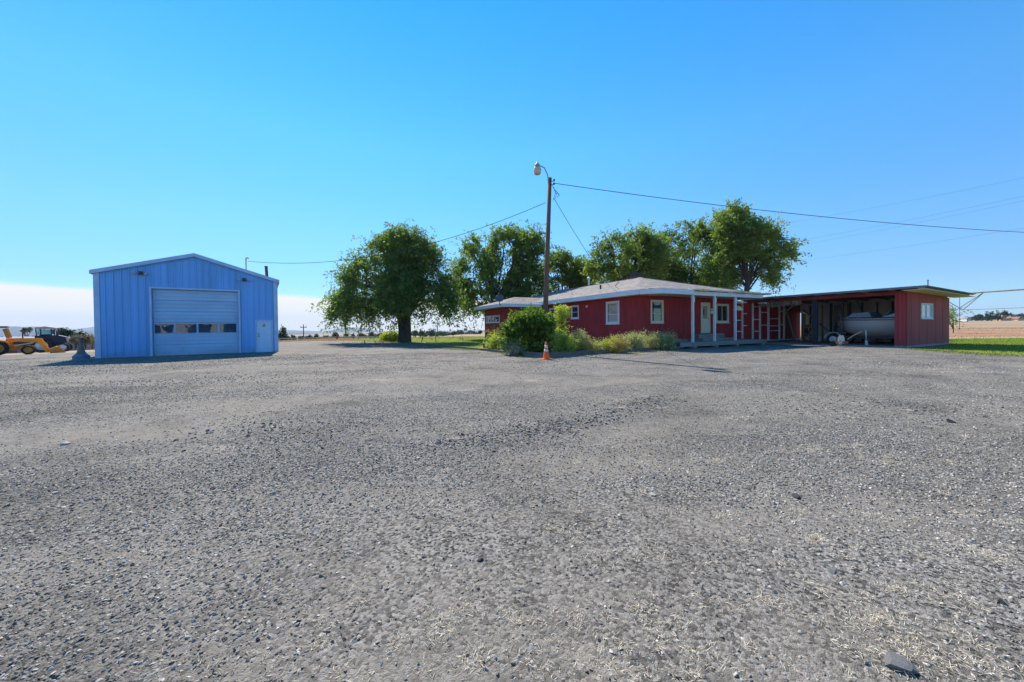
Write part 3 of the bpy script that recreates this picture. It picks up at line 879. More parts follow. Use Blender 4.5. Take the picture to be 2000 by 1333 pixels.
# house numbers plate and porch lamp by the door, small vents on the long face
p = pr(1389.5, 607); mb = MB(); WR.box(mb, p.x - .12, p.x + .12, p.z - .22, p.z - .02, .024, .05); WR.box(mb, p.x - .1, p.x + .1, p.z + .02, p.z + .12, .024, .05); mb.build('mailbox', M_white, house)
p = pl(1147, 599); MB().lathe([(.07, -.09), (.09, -.026)], 10, (0, p.y, p.z), 'x').build('wall_light', M_white, house)
p = pl(1219, 618.5); mb = MB(); WL.box(mb, p.y - .16, p.y + .16, p.z - .03, p.z + .03, .024, .05); mb.build('hose_hook', M_red, house)
# ---- main hip roof
EZ0, EZ1 = 3.19, 3.45
RX, RY0, RY1, RZ = 4.75, 4.5, 16.0, 5.03
ev = [(-.6, -.6), (.25, -1.5), (HL + .4, -1.5), (HL + .4, HD + .6), (-.6, HD + .6)]
top = [(x, y, EZ1) for x, y in ev] + [(RX, RY0, RZ), (RX, RY1, RZ)]
fcs = [(0, 1, 5), (1, 2, 5), (2, 3, 6, 5), (3, 4, 6), (4, 0, 5, 6)]
up = [(x, y, z + .035) for x, y, z in top]
mb = MB(); mb.add(top + up, [tuple(reversed(f)) for f in fcs] + [tuple(i + 7 for i in f) for f in fcs] + [(i, (i + 1) % 5, (i + 1) % 5 + 7, i + 7) for i in range(5)])
roof = mb.build('roof', M_shingle, house)
def band(pts, z0, z1, th, closed=False):
    b = MB(); n = len(pts)
    for i in range(n if closed else n - 1):
        p, q = Vector(pts[i]), Vector(pts[(i + 1) % n]); d = (q - p).normalized(); nn = Vector((d.y, -d.x))
        a0, a1 = p - d * .001 * i, q
        b.hexa([(a0.x, a0.y, z0), (a1.x, a1.y, z0), (a1.x + nn.x * th, a1.y + nn.y * th, z0), (a0.x + nn.x * th, a0.y + nn.y * th, z0),
                (a0.x, a0.y, z1), (a1.x, a1.y, z1), (a1.x + nn.x * th, a1.y + nn.y * th, z1), (a0.x + nn.x * th, a0.y + nn.y * th, z1)])
    return b
PX1 = HF.plane(1, -1.5, 1353, 640).x
for seg in ([(-.6, HD + .6), (-.6, -.6)], [(-.6, -.6), (.25, -1.5)], [(.25, -1.5), (PX1 + .1, -1.5)], [(HL + .4, -1.5), (HL + .4, HD + .6)]):
    b = band(seg, EZ0, EZ1 + .02, .035).build('fascia', M_fascia, house)
mb = MB()
mb.add([(-.6, -.6, EZ0 + .004), (.25, -1.5, EZ0 + .004), (HL + .4, -1.5, EZ0 + .004), (HL + .4, .02, EZ0 + .004), (-.0, .02, EZ0 + .004), (-.6, .02, EZ0 + .004)], [(0, 1, 2, 3, 4, 5)])
mb.add([(-.6, .02, EZ0 + .004), (0, .02, EZ0 + .004), (0, HD, EZ0 + .004), (-.6, HD, EZ0 + .004)], [(0, 1, 2, 3)])
mb.build('soffit', M_soffit, house)
# hip ridge caps
for a_, b_ in (((-.17, -1.05, EZ1 + .03), (RX, RY0, RZ + .035)), ((HL + .4, -1.5, EZ1 + .03), (RX, RY0, RZ + .035)), ((RX, RY0, RZ + .035), (RX, RY1, RZ + .035))):
    MB().bar(a_, b_, .26, .05).build('ridge_cap', M_shingle, roof)
# chimney and vents on the main roof
def roofpt(px, py):   # point on the long (left) roof plane
    best = None
    for t in np.linspace(14, 60, 2000):
        d = ray(px, py); k = t / d.y; w = Vector((d.x * k, d.y * k, EYE + d.z * k)); q = HF.loc(w)
        zr = EZ1 + (q.x + .6) / (RX + .6) * (RZ - EZ1)
        if q.z <= zr and q.x > -.6: return Vector((q.x, q.y, zr))
    return Vector((2, 6, 4.3))
ch = MB().box(RX + .15, RX + .85, RY0 + .5, RY0 + 1.2, RZ - .5, RZ + .42).build('chimney', pm('dark_brick', (.075, .06, .055), .85, .35, 9, .3, 20), roof)
MB().box(RX + .05, RX + .95, RY0 + .4, RY0 + 1.3, RZ + .421, RZ + .5).build('chimney_cap', M_dark, ch)
for px, py, h, r_, mt_ in ((1173, 566, .34, .07, M_dark), (1117, 577, .2, .04, M_white)):
    q = roofpt(px, py); MB().tube([(q.x, q.y, q.z - .05), (q.x, q.y, q.z + h)], r_, 10).build('vent_pipe', mt_, roof)
p = at_depth(1150, 545, 36.5); q = HF.loc(p)
MB().tube([(q.x, q.y, 4.5), (q.x, q.y, q.z)], .1, 10).lathe([(.17, 0), (.17, .12), (.05, .2)], 10, (q.x, q.y, q.z - .02)).build('flue', pm('galv_flue', (.55, .58, .6), .4, .1, 4, 0, 1, .5, .4), roof)
q = roofpt(1209, 552); q2 = roofpt(1207.5, 566)
mb = MB(); mb.tube([q + Vector((0, 0, .06)), q.lerp(q2, .5) + Vector((-.1, .25, .03)), q2 + Vector((0, 0, .05))], .018, 6); mb.build('roof_cable', M_dark, roof)
# ---- wing roof
we = [(WW - .75, WY0 - .6), (1.4, WY0 - .6), (1.4, WY1 + .7), (WW - .75, WY1 + .7)]
wz = 3.22; wr0, wr1, wrz = (-1.6, (WY0 + WY1) / 2), (2.4, (WY0 + WY1) / 2), 4.02
top = [(x, y, wz) for x, y in we] + [(*wr0, wrz), (*wr1, wrz)]
fcs = [(0, 1, 5, 4), (1, 2, 5), (2, 3, 4, 5), (3, 0, 4)]
up = [(x, y, z + .035) for x, y, z in top]
MB().add(top + up, [tuple(reversed(f)) for f in fcs] + [tuple(i + 6 for i in f) for f in fcs] + [(i, (i + 1) % 4, (i + 1) % 4 + 6, i + 6) for i in range(4)]).build('roof', M_shingle, house)
for seg in ([(WW - .75, WY1 + .7), (WW - .75, WY0 - .6)], [(WW - .75, WY0 - .6), (-.62, WY0 - .6)]):
    band(seg, 3.0, wz + .03, .035).build('fascia', M_fascia, house)
MB().add([(WW - .75, WY0 - .6, 3.005), (-.01, WY0 - .6, 3.005), (-.01, WY1 + .7, 3.005), (WW - .75, WY1 + .7, 3.005)], [(0, 1, 2, 3)]).build('soffit', M_soffit, house)
# satellite dish on the wing's eave corner
q = Vector((WW - .8, WY0 - .35, 3.12))
dish = MB().tube([q, q + Vector((-.12, -.1, .12)), q + Vector((-.1, -.1, .42))], .03, 8).build('dish_mount', M_dark, house)
mb = MB(); pf = [(0.0, .0), (.12, .012), (.25, .05), (.34, .1), (.33, .11), (.24, .065), (.1, .03), (0, .02)]
mb.lathe(pf, 20)
rot = Matrix.Rotation(R(-30), 4, 'Z') @ Matrix.Rotation(R(62), 4, 'X')
mb.v = [tuple(rot @ Vector(v) + q + Vector((-.1, -.16, .5))) for v in mb.v]
mb.build('satellite_dish', pm('dish_grey', (.09, .1, .12), .5, .1), dish, True)
MB().tube([q + Vector((-.12, -.1, .35)), q + Vector((-.35, .25, .42))], .018, 6).box(q.x - .48, q.x - .3, q.y + .2, q.y + .3, q.z + .38, q.z + .48).build('feed_arm', M_white, dish)

# ---- porch
PY = -1.5
def pp_(px, py): return HF.plane(1, PY, px, py)
posts = [pp_(px, 640).x for px in (1353, 1395.5, 1436)]
bz = pp_(1395, 578).z
for i, x in enumerate(posts):
    MB().box(x - .06, x + .06, PY - .06, PY + .06, .36, 3.16).build('porch_post', M_peel, house)
    MB().box(x - .1, x + .1, PY - .075, PY - .0605, 2.75, 3.05).build('post_bracket', M_peel, house)
MB().box(posts[0] + .12, HL + .35, PY - .06, PY + .06, 3.165, 3.40).build('porch_beam', M_peel, house)
# broken roof edge: bare boards
rr = random.Random(5); x = posts[0] + .15
while x < HL + .9:
    w = rr.uniform(.25, .7); z = 3.475
    MB().box(x, x + w - .02, PY - rr.uniform(.12, .28), PY + .25, z + rr.uniform(-.06, -.02), z + rr.uniform(.04, .07)).build('roof_board', M_rawwood, house)
    x += w
dz = .36; x0 = HF.plane(1, PY, 1322, 660).x; x1 = HL + .45
nb = 10
for k in range(nb):
    ya = PY - .18 + (1.66) * k / nb
    MB().box(x0, x1, ya, ya + 1.66 / nb - .012, dz - .04, dz).build('deck_board', M_wood, house)
MB().box(x0, x1, PY - .22, PY - .185, dz - .25, dz - .002).build('deck_rim', M_wood, house)
for x in posts + [HL + .2]:
    MB().box(x - .15, x + .15, PY - .17, PY + .15, -.05, dz - .045).build('pier_block', M_concrete, house)
s0 = HF.plane(1, -.6, 1363, 654).x; s1 = HF.plane(1, -.6, 1418, 654).x
MB().box(s0, s1 + .1, -.95, -.003, dz + .001, dz + .16).build('step', M_wood, house)
MB().box(s0 + .15, s1 - .1, -.55, -.004, dz + .161, dR[2] - .02).build('step', M_wood, house)
MB().box(.5, x0 - .02, -.32, -.0, -.02, .30).build('ledge', M_found, house)

# ================================================================== open carport, same frame
CPX, CPY0, CPX1 = 10.23, -8.52, 16.75
_k = HF.loc(ground_at(1770.5, 680)); CPX, CPY0 = _k.x, _k.y
CPX1 = HF.plane(1, CPY0, 1853.5, 620).x
CPY1 = 0.25
M_redl = pm('faded_red_metal', (0.35, 0.046, 0.052), 0.65, 0.22, 2.2, 0.08, 20, 0.3, stretch=(1, 1, .12), orand=.12, dirt=.15)
M_grey = pm('grey_panel', (0.62, 0.61, 0.59), 0.7, 0.15, 1.5, 0.05, 20, 0.25, stretch=(1, 1, .2))
M_tin = pm('tin_roof', (0.17, 0.18, 0.2), 0.5, 0.15, 2, 0.05, 20, 0.4, metal=.2)
M_tan = pm('tan_board', (0.80, 0.68, 0.50), 0.8, 0.14, 2, 0.1, 20, 0.2, stretch=(1, .2, 1))
M_bark = pm('bark', (0.095, 0.075, 0.058), .95, .35, 6, .8, 20, .1, stretch=(1, 1, .25))
cp = thing('carport', 'open-fronted red carport with flat tin roof joined to the right of the house', 'carport', HF.o, HF.a)
CZT = 3.12
WC = Wall((CPX, CPY0), (0, 1), (-1, 0))      # front, faces the yard
WS = Wall((CPX, CPY0), (1, 0), (0, -1))      # right side wall
def pc(px, py): return HF.plane(0, CPX, px, py)
op0 = pc(1747, 640).y - CPY0
hz = pc(1700, 579).z
Lc = CPY1 - CPY0
nP = 3
for k in range(nP):
    a0, a1 = op0 * k / nP, op0 * (k + 1) / nP
    mb = MB(); WC.box(mb, a0, a1, .11, CZT, -.06, 0); WC.box(mb, a0 + .012, a1 - .012, .11, CZT, .0005, .015)
    mb.build('wall_panel', M_redl, cp)
pier0, pier1 = pc(1470.5, 640).y - CPY0, pc(1458.5, 640).y - CPY0
k = 0; a = op0
while a < pier1 - .05:
    b = min(a + .6, pier1); mb = MB(); WC.box(mb, a + .001, b, hz, CZT, -.06, 0); WC.box(mb, a + .012, b - .01, hz, CZT, .0005, .012 + random.uniform(0, .006))
    mb.build('header_board', M_redl, cp); a = b
mb = MB(); WC.box(mb, pier0, pier1, .04, hz - .001, -.3, 0.014); mb.build('corner_pier', M_red, cp)
ws0 = HF.plane(1, CPY0, 1797.5, 608).x - CPX; ws1 = HF.plane(1, CPY0, 1820.5, 608).x - CPX
wz0 = HF.plane(1, CPY0, 1809, 623).z; wz1 = HF.plane(1, CPY0, 1809, 593).z
wsd = CPX1 - CPX; nP = 11
def cz(s): return CZT - .03 * s
for k in range(nP):
    a0, a1 = wsd * k / nP, wsd * (k + 1) / nP
    cuts = sorted([a0, a1] + [e for e in (ws0, ws1) if a0 + .01 < e < a1 - .01]); mb = MB()
    for c0, c1 in zip(cuts[:-1], cuts[1:]):
        sp = [(.11, cz(c1))]
        if ws0 < (c0 + c1) / 2 < ws1: sp = [(.11, wz0), (wz1, cz(c1))]
        for (p_, q_) in sp:
            WS.box(mb, c0, c1, p_, q_, -.06, 0); WS.box(mb, c0 + (.01 if c0 == a0 else 0), c1 - (.008 if c1 == a1 else 0), p_, q_, .0005, .014 + .004 * (k % 2))
    mb.build('wall_panel', M_redl, cp)
window(WS, cp, ws0, ws1, wz0, wz1, M_white, pm('frosted_pane', (.62, .70, .72), .12, .06, 2, 0, 1, .6), 2, (), .07)
MB().box(CPX - .01, CPX1, CPY0 - .03, CPY0 + .1, -.1, .109).box(CPX - .03, CPX + .1, CPY0 + .1005, CPY0 + op0, -.1, .108).build('footing', M_concrete, cp)
slab = MB().box(CPX - .6, CPX1, CPY0 + .101, CPY1 + .1, -.08, .05).build('floor_slab', M_concrete, cp)
# back wall with an open doorway, seen from inside as grey sheets between dark studs
bd0 = HF.plane(0, CPX1, 1565.5, 640).y; bd1 = HF.plane(0, CPX1, 1552, 640).y; bd0 -= .3; bdz = HF.plane(0, CPX1, 1558, 612).z
ys = sorted([CPY0 + .06 + (CPY1 - CPY0 - .12) * i / 10 for i in range(11)] + [bd0, bd1])
for y0, y1 in zip(ys[:-1], ys[1:]):
    if y1 - y0 < .02: continue
    zb = bdz if bd0 < (y0 + y1) / 2 < bd1 else .05
    MB().box(CPX1 - .04, CPX1, y0 + .004, y1 - .004, zb, 3.06).build('back_panel', M_grey, cp)
for i in range(11):
    y = CPY0 + .1 + (CPY1 - CPY0 - .3) * i / 10
    if bd0 - .1 < y < bd1 + .05: continue
    MB().box(CPX1 - .14, CPX1 - .041, y, y + .09, .05, 2.88).build('stud', M_dark if i % 2 else M_wood, cp)
MB().box(CPX1 - .75, CPX1 - .16, bd0 - .06, bd0 - .01, .06, bdz - .02).build('open_door', M_cream, cp)
# left wall: white studs and rails over red boarding
SX0 = HL + .02
siding(Wall((SX0, 0.04), (1, 0), (0, -1)), 0, CPX1 - SX0 - .05, .12, 2.98, [], .3, .012).build('boarded_wall', M_red, cp)
MB().box(SX0 + .5, CPX1 - .05, -.02, .2, .05, .118).build('curb', M_dark, cp)
def pst(px, py): return HF.plane(1, -.06, px, py)
studs = [(1450, .05), (1470.5, .06), (1484.5, .08), (1501, .13), (1522.5, .07), (1531.5, .11)]
for px, w in studs:
    x = pst(px, 640).x; MB().box(x - w / 2, x + w / 2, -.11, .0, .14, 2.96).build('stud', M_peel, cp)
rails = [(1438, 1449, (592, 626, 648)), (1450.5, 1458, (591, 613, 636.5)), (1472, 1483, (599.5, 624.5, 647.5)), (1486.5, 1498.5, (610.5, 635.5)), (1504.5, 1520.5, (598.5, 623, 637, 646.5)), (1524.5, 1529, (608.5, 634.5))]
for p0, p1, ysr in rails:
    for py in ysr:
        a = pst(p0, py); b = pst(p1, py); MB().box(a.x, b.x, -.1, -.005, a.z - .03, a.z + .03).build('rail', M_peel, cp)
a = pst(1438, 660); b = pst(1530, 660)
MB().box(a.x, CPX1 - .3, -.115, .02, .119, .2).build('bottom_plate', M_peel, cp)
# knee braces
for p0, q0, p1, q1 in ((1505, 601, 1517, 593), (1535, 607, 1553, 592), (1532, 605, 1524, 593)):
    a = pst(p0, q0); b = pst(p1, q1); MB().bar((a.x, -.14, a.z), (b.x, -.14, b.z), .07, .09).build('knee_brace', M_peel, cp)
# front steel post, inner posts and braces
q = pc(1590, 640); MB().box(CPX + .05, CPX + .2, q.y - .14, q.y + .14, .0, hz + .05).build('steel_post', pm('navy_steel', (.03, .035, .055), .5, .2), cp)
for (p0, q0, p1, q1, dx) in ((1537, 610, 1553, 664, 3.0), (1568, 606, 1589, 622, 4.5), (1600, 632, 1628, 656, 4.5), (1673, 586, 1681, 605, 5)):
    a = HF.plane(0, CPX + dx, p0, q0); b = HF.plane(0, CPX + dx, p1, q1); MB().bar(a, b, .07, .1).build('brace', M_wood, cp)
for px in (1623, 1631, 1646, 1660):
    q = HF.plane(0, CPX + 5.5, px, 640); MB().box(q.x - .06, q.x + .06, q.y - .06, q.y + .06, .05, 2.9).build('inner_post', M_dark if px in (1623, 1660) else M_wood, cp)
# roof: corrugated sheets on rafters, deep tan soffit at the right
rx0, rx1, ry0, ry1 = CPX - .85, CPX1 + .7, CPY0 - .95, CPY1 + .35
def rz(x): return 3.24 - .022 * (x - rx0)
n = 18
for k in range(n):
    y0 = ry0 + (ry1 - ry0) * k / n; y1 = ry0 + (ry1 - ry0) * (k + 1) / n; mb = MB()
    for j in range(3):
        a_ = y0 + (y1 - y0) * j / 3; b_ = y0 + (y1 - y0) * (j + .55) / 3; c_ = y0 + (y1 - y0) * (j + 1) / 3
        for (u0, u1, up_) in ((a_, b_, .03), (b_, c_, .0)):
            mb.hexa([(rx0, u0, rz(rx0) + up_), (rx1, u0, rz(rx1) + up_), (rx1, u1, rz(rx1) + up_), (rx0, u1, rz(rx0) + up_), (rx0, u0, rz(rx0) + up_ + .032), (rx1, u0, rz(rx1) + up_ + .032), (rx1, u1, rz(rx1) + up_ + .032), (rx0, u1, rz(rx0) + up_ + .032)])
    mb.build('roof_sheet', M_tin, cp)
MB().box(rx0 - .03, rx0 - .002, ry0 + .01, ry1, rz(rx0) - .06, rz(rx0) + .055).build('roof_edge', M_tin, cp)
for k in range(9):
    y = ry0 + .25 + (ry1 - ry0 - .5) * k / 8
    mb = MB(); mb.hexa([(rx0 + .04, y, rz(rx0) - .1), (rx1 - .05, y, rz(rx1) - .1), (rx1 - .05, y + .05, rz(rx1) - .1), (rx0 + .04, y + .05, rz(rx0) - .1), (rx0 + .04, y, rz(rx0) - .004), (rx1 - .05, y, rz(rx1) - .004), (rx1 - .05, y + .05, rz(rx1) - .004), (rx0 + .04, y + .05, rz(rx0) - .004)])
    mb.build('rafter', M_tan if k == 0 else M_wood, cp)
n = 4
for k in range(n):
    x0, x1 = rx0 + .06 + (rx1 - rx0 - .12) * k / n, rx0 + .06 + (rx1 - rx0 - .12) * (k + 1) / n - .015
    mb = MB(); ya, yb = ry0 + .03, CPY0 - .02
    mb.hexa([(x0, ya, rz(x0) - .125), (x1, ya, rz(x1) - .125), (x1, yb, rz(x1) - .125), (x0, yb, rz(x0) - .125), (x0, ya, rz(x0) - .104), (x1, ya, rz(x1) - .104), (x1, yb, rz(x1) - .104), (x0, yb, rz(x0) - .104)])
    mb.build('soffit_board', M_tan, cp)
q = HF.plane(1, ry0 + .1, 1812.5, 549); MB().bar((q.x, q.y, rz(q.x)), (q.x, q.y, q.z + .05), .03).bar((q.x - .1, q.y, q.z), (q.x + .1, q.y, q.z + .04), .03).build('wire_bracket', M_dark, cp)
MB().box(CPX - .86 + .5, HL + .3, CPY1 + .0, CPY1 + .36, 3.0, 3.1).build('eave_plate', M_wood, cp)
# ragged hanging fringe under the header
rg = np.random.default_rng(8); nF = 420
a0 = pc(1566, 590).y; a1 = pc(1484, 592).y
yy = rg.uniform(a0, a1, nF); xx = CPX - .02 - rg.uniform(0, .12, nF); f_ = (yy - a0) / (a1 - a0)
P = np.stack([xx, yy, np.full(nF, hz + .03) - rg.uniform(0, .06, nF)], 1)
Dv = np.stack([rg.normal(0, .25, nF), rg.normal(0, .35, nF), -np.ones(nF)], 1)
fr = leaves('fringe', P, Dv, rg.uniform(.12, .42, nF), rg.uniform(.03, .07, nF), rg.random(nF), leafmat('dry_thatch', (.10, .10, .06), (.62, .58, .50), .2), cp)
fr['kind'] = 'stuff'
# ================================================================== things in and before the carport
def wl(x, y, z=0): return HF.world(x, y, z)
# ---- boat on its trailer, lying along the carport
BX = CPX + 2.1
qb = HF.plane(0, BX, 1637, 623); bow_y = qb.y; gun_z = qb.z; BHALF = (bow_y - CPY0 - .25) / 2
boat = thing('motor_boat', 'grey-white motor boat with dark rub rail parked in the carport', 'boat', wl(BX, bow_y - BHALF, 0), HF.a)
M_hull = pm('hull_gelcoat', (.50, .48, .45), .3, .06, 1, 0, 1, .5)
M_deck = pm('boat_deck', (.55, .60, .66), .4, .08, 2, 0, 1, .4)
nS, half = 15, BHALF
secs = []
for i in range(nS):
    t = i / (nS - 1); y = -half + 2 * half * t       # bow at +y
    w = 1.05 * (1 - max(0, (t - .45) / .55) ** 2.3) + .02
    keel = .42 + .75 * max(0, (t - .6) / .4) ** 2.0
    g = gun_z + .10 * max(0, t - .5)
    chz = keel + (g - keel) * .42; chw = w * .82
    secs.append([(-w, y, g), (-w * .97, y, (g + chz) / 2), (-chw, y, chz), (-chw * .5, y, (keel + chz) / 2 - .02), (0, y, keel), (chw * .5, y, (keel + chz) / 2 - .02), (chw, y, chz), (w * .97, y, (g + chz) / 2), (w, y, g)])
V = [v for s_ in secs for v in s_]; F = [(i * 9 + j, i * 9 + j + 1, (i + 1) * 9 + j + 1, (i + 1) * 9 + j) for i in range(nS - 1) for j in range(8)] + [tuple(range(9))]
MB().add(V, F).build('hull', M_hull, boat, True)
mb = MB(); V = []
for s_ in secs:
    g = s_[0]; V += [g, (g[0] * .8, g[1], g[2] + .07), (-g[0] * .8, g[1], g[2] + .07), (-g[0], g[1], g[2])]
st = 8
V2 = V[st * 4:]; F = [(i * 4 + j, i * 4 + j + 1, (i + 1) * 4 + j + 1, (i + 1) * 4 + j) for i in range(nS - st - 1) for j in range(3)]
mb.add(V2, F); mb.box(-.9, .9, -half + .05, -half + .9, gun_z - .02, gun_z + .12)
mb.build('deck', M_deck, boat)
mb = MB()
for sg in (0, -1):
    mb.tube([(s_[sg][0] * 1.01, s_[sg][1], s_[sg][2]) for s_ in secs], .035, 6)
mb.build('rub_rail', M_dark, boat)
mb = MB()
for sg in (-1, 1):
    for p, q in zip(secs[:-1], secs[1:]):
        a_, b_ = p[0 if sg < 0 else -1], q[0 if sg < 0 else -1]
        mb.hexa([(a_[0] + sg * .004, a_[1], a_[2] - .16), (b_[0] + sg * .004, b_[1], b_[2] - .16), (b_[0] + sg * .012, b_[1], b_[2] - .16), (a_[0] + sg * .012, a_[1], a_[2] - .16), (a_[0] + sg * .004, a_[1], a_[2] - .09), (b_[0] + sg * .004, b_[1], b_[2] - .09), (b_[0] + sg * .012, b_[1], b_[2] - .09), (a_[0] + sg * .012, a_[1], a_[2] - .09)])
mb.build('hull_stripe', pm('hull_blue', (.10, .14, .22), .35, .1), boat)
MB().hexa([(-.85, -.2, gun_z), (.85, -.2, gun_z), (.8, 1.1, gun_z), (-.8, 1.1, gun_z), (-.75, .0, gun_z + .36), (.75, .0, gun_z + .36), (.65, .8, gun_z + .33), (-.65, .8, gun_z + .33)]).build('cuddy_cover', pm('blue_grey_canvas', (.30, .36, .46), .8, .12, 3), boat)
MB().hexa([(-.8, -.65, gun_z), (.8, -.65, gun_z), (.8, -.6, gun_z), (-.8, -.6, gun_z), (-.7, -.95, gun_z + .38), (.7, -.95, gun_z + .38), (.7, -.92, gun_z + .38), (-.7, -.92, gun_z + .38)]).build('windshield', pm('green_glass', (.35, .55, .5), .08, .05, 2, 0, 1, .7), boat)
MB().hexa([(-.95, -half + .05, gun_z + .02), (.95, -half + .05, gun_z + .02), (.85, -half + 1.2, gun_z + .02), (-.85, -half + 1.2, gun_z + .02), (-.8, -half + .1, gun_z + .45), (.8, -half + .1, gun_z + .45), (.6, -half + 1.1, gun_z + .06), (-.6, -half + 1.1, gun_z + .06)]).build('stern_cover', M_deck, boat)
# trailer
tr = thing('boat_trailer', 'dark steel trailer with a white-fendered wheel under the boat', 'trailer', wl(BX, bow_y - BHALF, 0.05), HF.a)
mb = MB()
for sg in (-1, 1):
    mb.bar((sg * .75, -half + .3, .45), (sg * .7, 1.4, .45), .08, .12); mb.bar((sg * .7, 1.4, .45), (0, half + .4, .45), .08, .12)
for y in (-half + .6, -1, .2, 1.3): mb.bar((-.75, y, .4), (.75, y, .4), .08, .08)
mb.bar((0, half + .2, .45), (0, half + .2, 1.2), .09); mb.bar((-.98, 1.6, .33), (.98, 1.6, .33), .06)
mb.build('frame', M_dark, tr)
def wheel(parent, c, r, w, tyre, rim, axis='x', hub=None):
    a = MB().ring([(r * .62, -w / 2), (r * .92, -w / 2), (r, -w * .3), (r, w * .3), (r * .92, w / 2), (r * .62, w / 2)], 24, c, axis).build('tyre', tyre, parent, False)
    MB().lathe([(r * .1, -w * .42), (r * .3, -w * .4), (r * .5, -w * .3), (r * .625, -w * .48), (r * .625, w * .48), (r * .5, w * .3), (r * .1, w * .4)], 20, c, axis).build('rim', rim, parent, False)
M_tyre = pm('tyre_rubber', (.028, .028, .03), .85, .25, 10, .3, 40, .2)
M_rim = pm('white_rim', (.55, .56, .58), .4, .1, 5, 0, 1, .4, .3)
M_fend = pm('white_fender', (.68, .68, .67), .45, .08, 3)
for sg in (-1, 1):
    w_ = MB().tube([(sg * 1.0 - .1, 1.6, .33), (sg * 1.0 + .1, 1.6, .33)], .07, 10).build('wheel', M_dark, tr)
    wheel(w_, (sg * 1.08, 1.6, .33), .33, .2, M_tyre, M_rim, 'x')
    mb = MB(); pts = [(.42 * math.cos(t), .36 + .40 * math.sin(t)) for t in np.linspace(.0, math.pi, 9)]
    for (p, q) in zip(pts[:-1], pts[1:]):
        mb.hexa([(sg * 1.08 - .14, 1.6 + p[0], p[1]), (sg * 1.08 + .14, 1.6 + p[0], p[1]), (sg * 1.08 + .14, 1.6 + q[0], q[1]), (sg * 1.08 - .14, 1.6 + q[0], q[1]), (sg * 1.08 - .14, 1.6 + p[0] * 1.06, p[1] + .02), (sg * 1.08 + .14, 1.6 + p[0] * 1.06, p[1] + .02), (sg * 1.08 + .14, 1.6 + q[0] * 1.06, q[1] + .02), (sg * 1.08 - .14, 1.6 + q[0] * 1.06, q[1] + .02)])
    mb.build('fender', M_fend, tr)
# white oar-like stick / jack leaning before the hull
a = HF.plane(0, CPX + .75, 1689, 645); b = HF.plane(0, CPX + .75, 1692, 670)
jk = thing('boat_paddle', 'white paddle propped upright in front of the boat hull', 'paddle', wl(b.x, b.y, .05), HF.a)
h = a.z - .05
MB().tube([(0, 0, .28), (0.02, .03, h)], .032, 8).build('shaft', M_fend, jk, True)
MB().hexa([(-.02, -.1, .0), (.02, -.1, .0), (.02, .06, .02), (-.02, .06, .02), (-.02, -.04, .3), (.02, -.04, .3), (.02, .05, .3), (-.02, .05, .3)]).build('blade', M_fend, jk)
# rusty walk-behind tiller
q = HF.plane(2, .05, 1643, 677)
tl = thing('garden_tiller', 'rusty walk-behind garden tiller standing at the carport mouth', 'tiller', wl(q.x, q.y, .05), HF.a + .4)
M_rust = pm('rust', (.22, .14, .10), .8, .4, 9, .3, 40, .2); M_pale = pm('bare_alloy', (.5, .48, .45), .45, .2, 8, .1, 20, .4)
MB().box(-.16, .16, -.14, .14, .3, .52).box(-.1, .1, -.1, .1, .52, .62).build('engine', M_pale, tl)
MB().box(-.08, .08, -.3, .25, .16, .3).build('gearbox', M_rust, tl)
for sg in (-1, 1):
    b_ = MB().tube([(0, .05, .17), (sg * .3, .05, .17)], .025, 6).build('tine_axle', M_rust, tl)
    mb = MB()
    for k in range(6):
        t = k * math.pi / 3; mb.bar((sg * .22, .05, .17), (sg * (.2 + .04 * (k % 2)), .05 + .16 * math.cos(t), .17 + .16 * math.sin(t)), .05, .015)
    mb.build('tines', M_pale, b_)
    MB().tube([(sg * .06, -.2, .35), (sg * .16, -.5, .62), (sg * .24, -.85, .86), (sg * .24, -.98, .86)], .016, 6).build('handlebar', M_dark, tl)
MB().lathe([(.08, -.02), (.16, -.02), (.16, .02), (.08, .02)], 16, (0, .36, .16), 'x').build('guide_wheel', M_tyre, tl)
# stepladder
q = HF.plane(0, CPX + 1.2, 1638, 650)
ld = thing('step_ladder', 'tall black folding stepladder standing beside the boat bow', 'ladder', wl(q.x, q.y, .05), HF.a)
top_z = HF.plane(0, CPX + 1.2, 1640, 596).z - .05
mb = MB()
for x in (-.22, .22): mb.bar((x, .26, 0), (x * .8, .02, top_z), .03, .05)
mb.build('front_rails', M_dark, ld)
mb = MB()
for x in (-.22, .22): mb.bar((x, -.28, 0), (x * .8, -.02, top_z), .03, .04)
mb.build('rear_rails', M_dark, ld)
for k in range(7):
    f = (k + 1) / 7.6; MB().box(-.2, .2, .26 - .24 * f - .04, .26 - .24 * f + .03, top_z * f - .012, top_z * f + .012).build('tread', M_dark, ld)
# shelf with clutter, bucket
a = HF.plane(0, CPX1 - .7, 1571, 668); b = HF.plane(0, CPX1 - .7, 1588, 640)
sw = abs(a.y - b.y)
sh = thing('storage_shelf', 'low wooden storage shelf against the grey wall beside the open door', 'shelf', wl(CPX1 - .5, (a.y + b.y) / 2, .05), HF.a)
zs = b.z - .05
for z in (.1, .55, zs): MB().box(-.25, .25, -sw / 2, sw / 2, z - .03, z).build('board', M_rawwood, sh)
for y in (-sw / 2, sw / 2 - .05): MB().box(-.24, .24, y, y + .05, 0, zs + .15).build('side', M_wood, sh)
rr = random.Random(3); kinds = [('paint_can', 'dented paint can', (.45, .42, .36)), ('cardboard_box', 'small brown cardboard box', (.30, .22, .13)), ('plastic_tub', 'pale plastic tub', (.5, .5, .46)), ('tool_box', 'dark steel tool box', (.07, .07, .08)), ('paint_can', 'grey paint can', (.25, .26, .27)), ('plastic_tub', 'white plastic tub', (.65, .65, .62))]
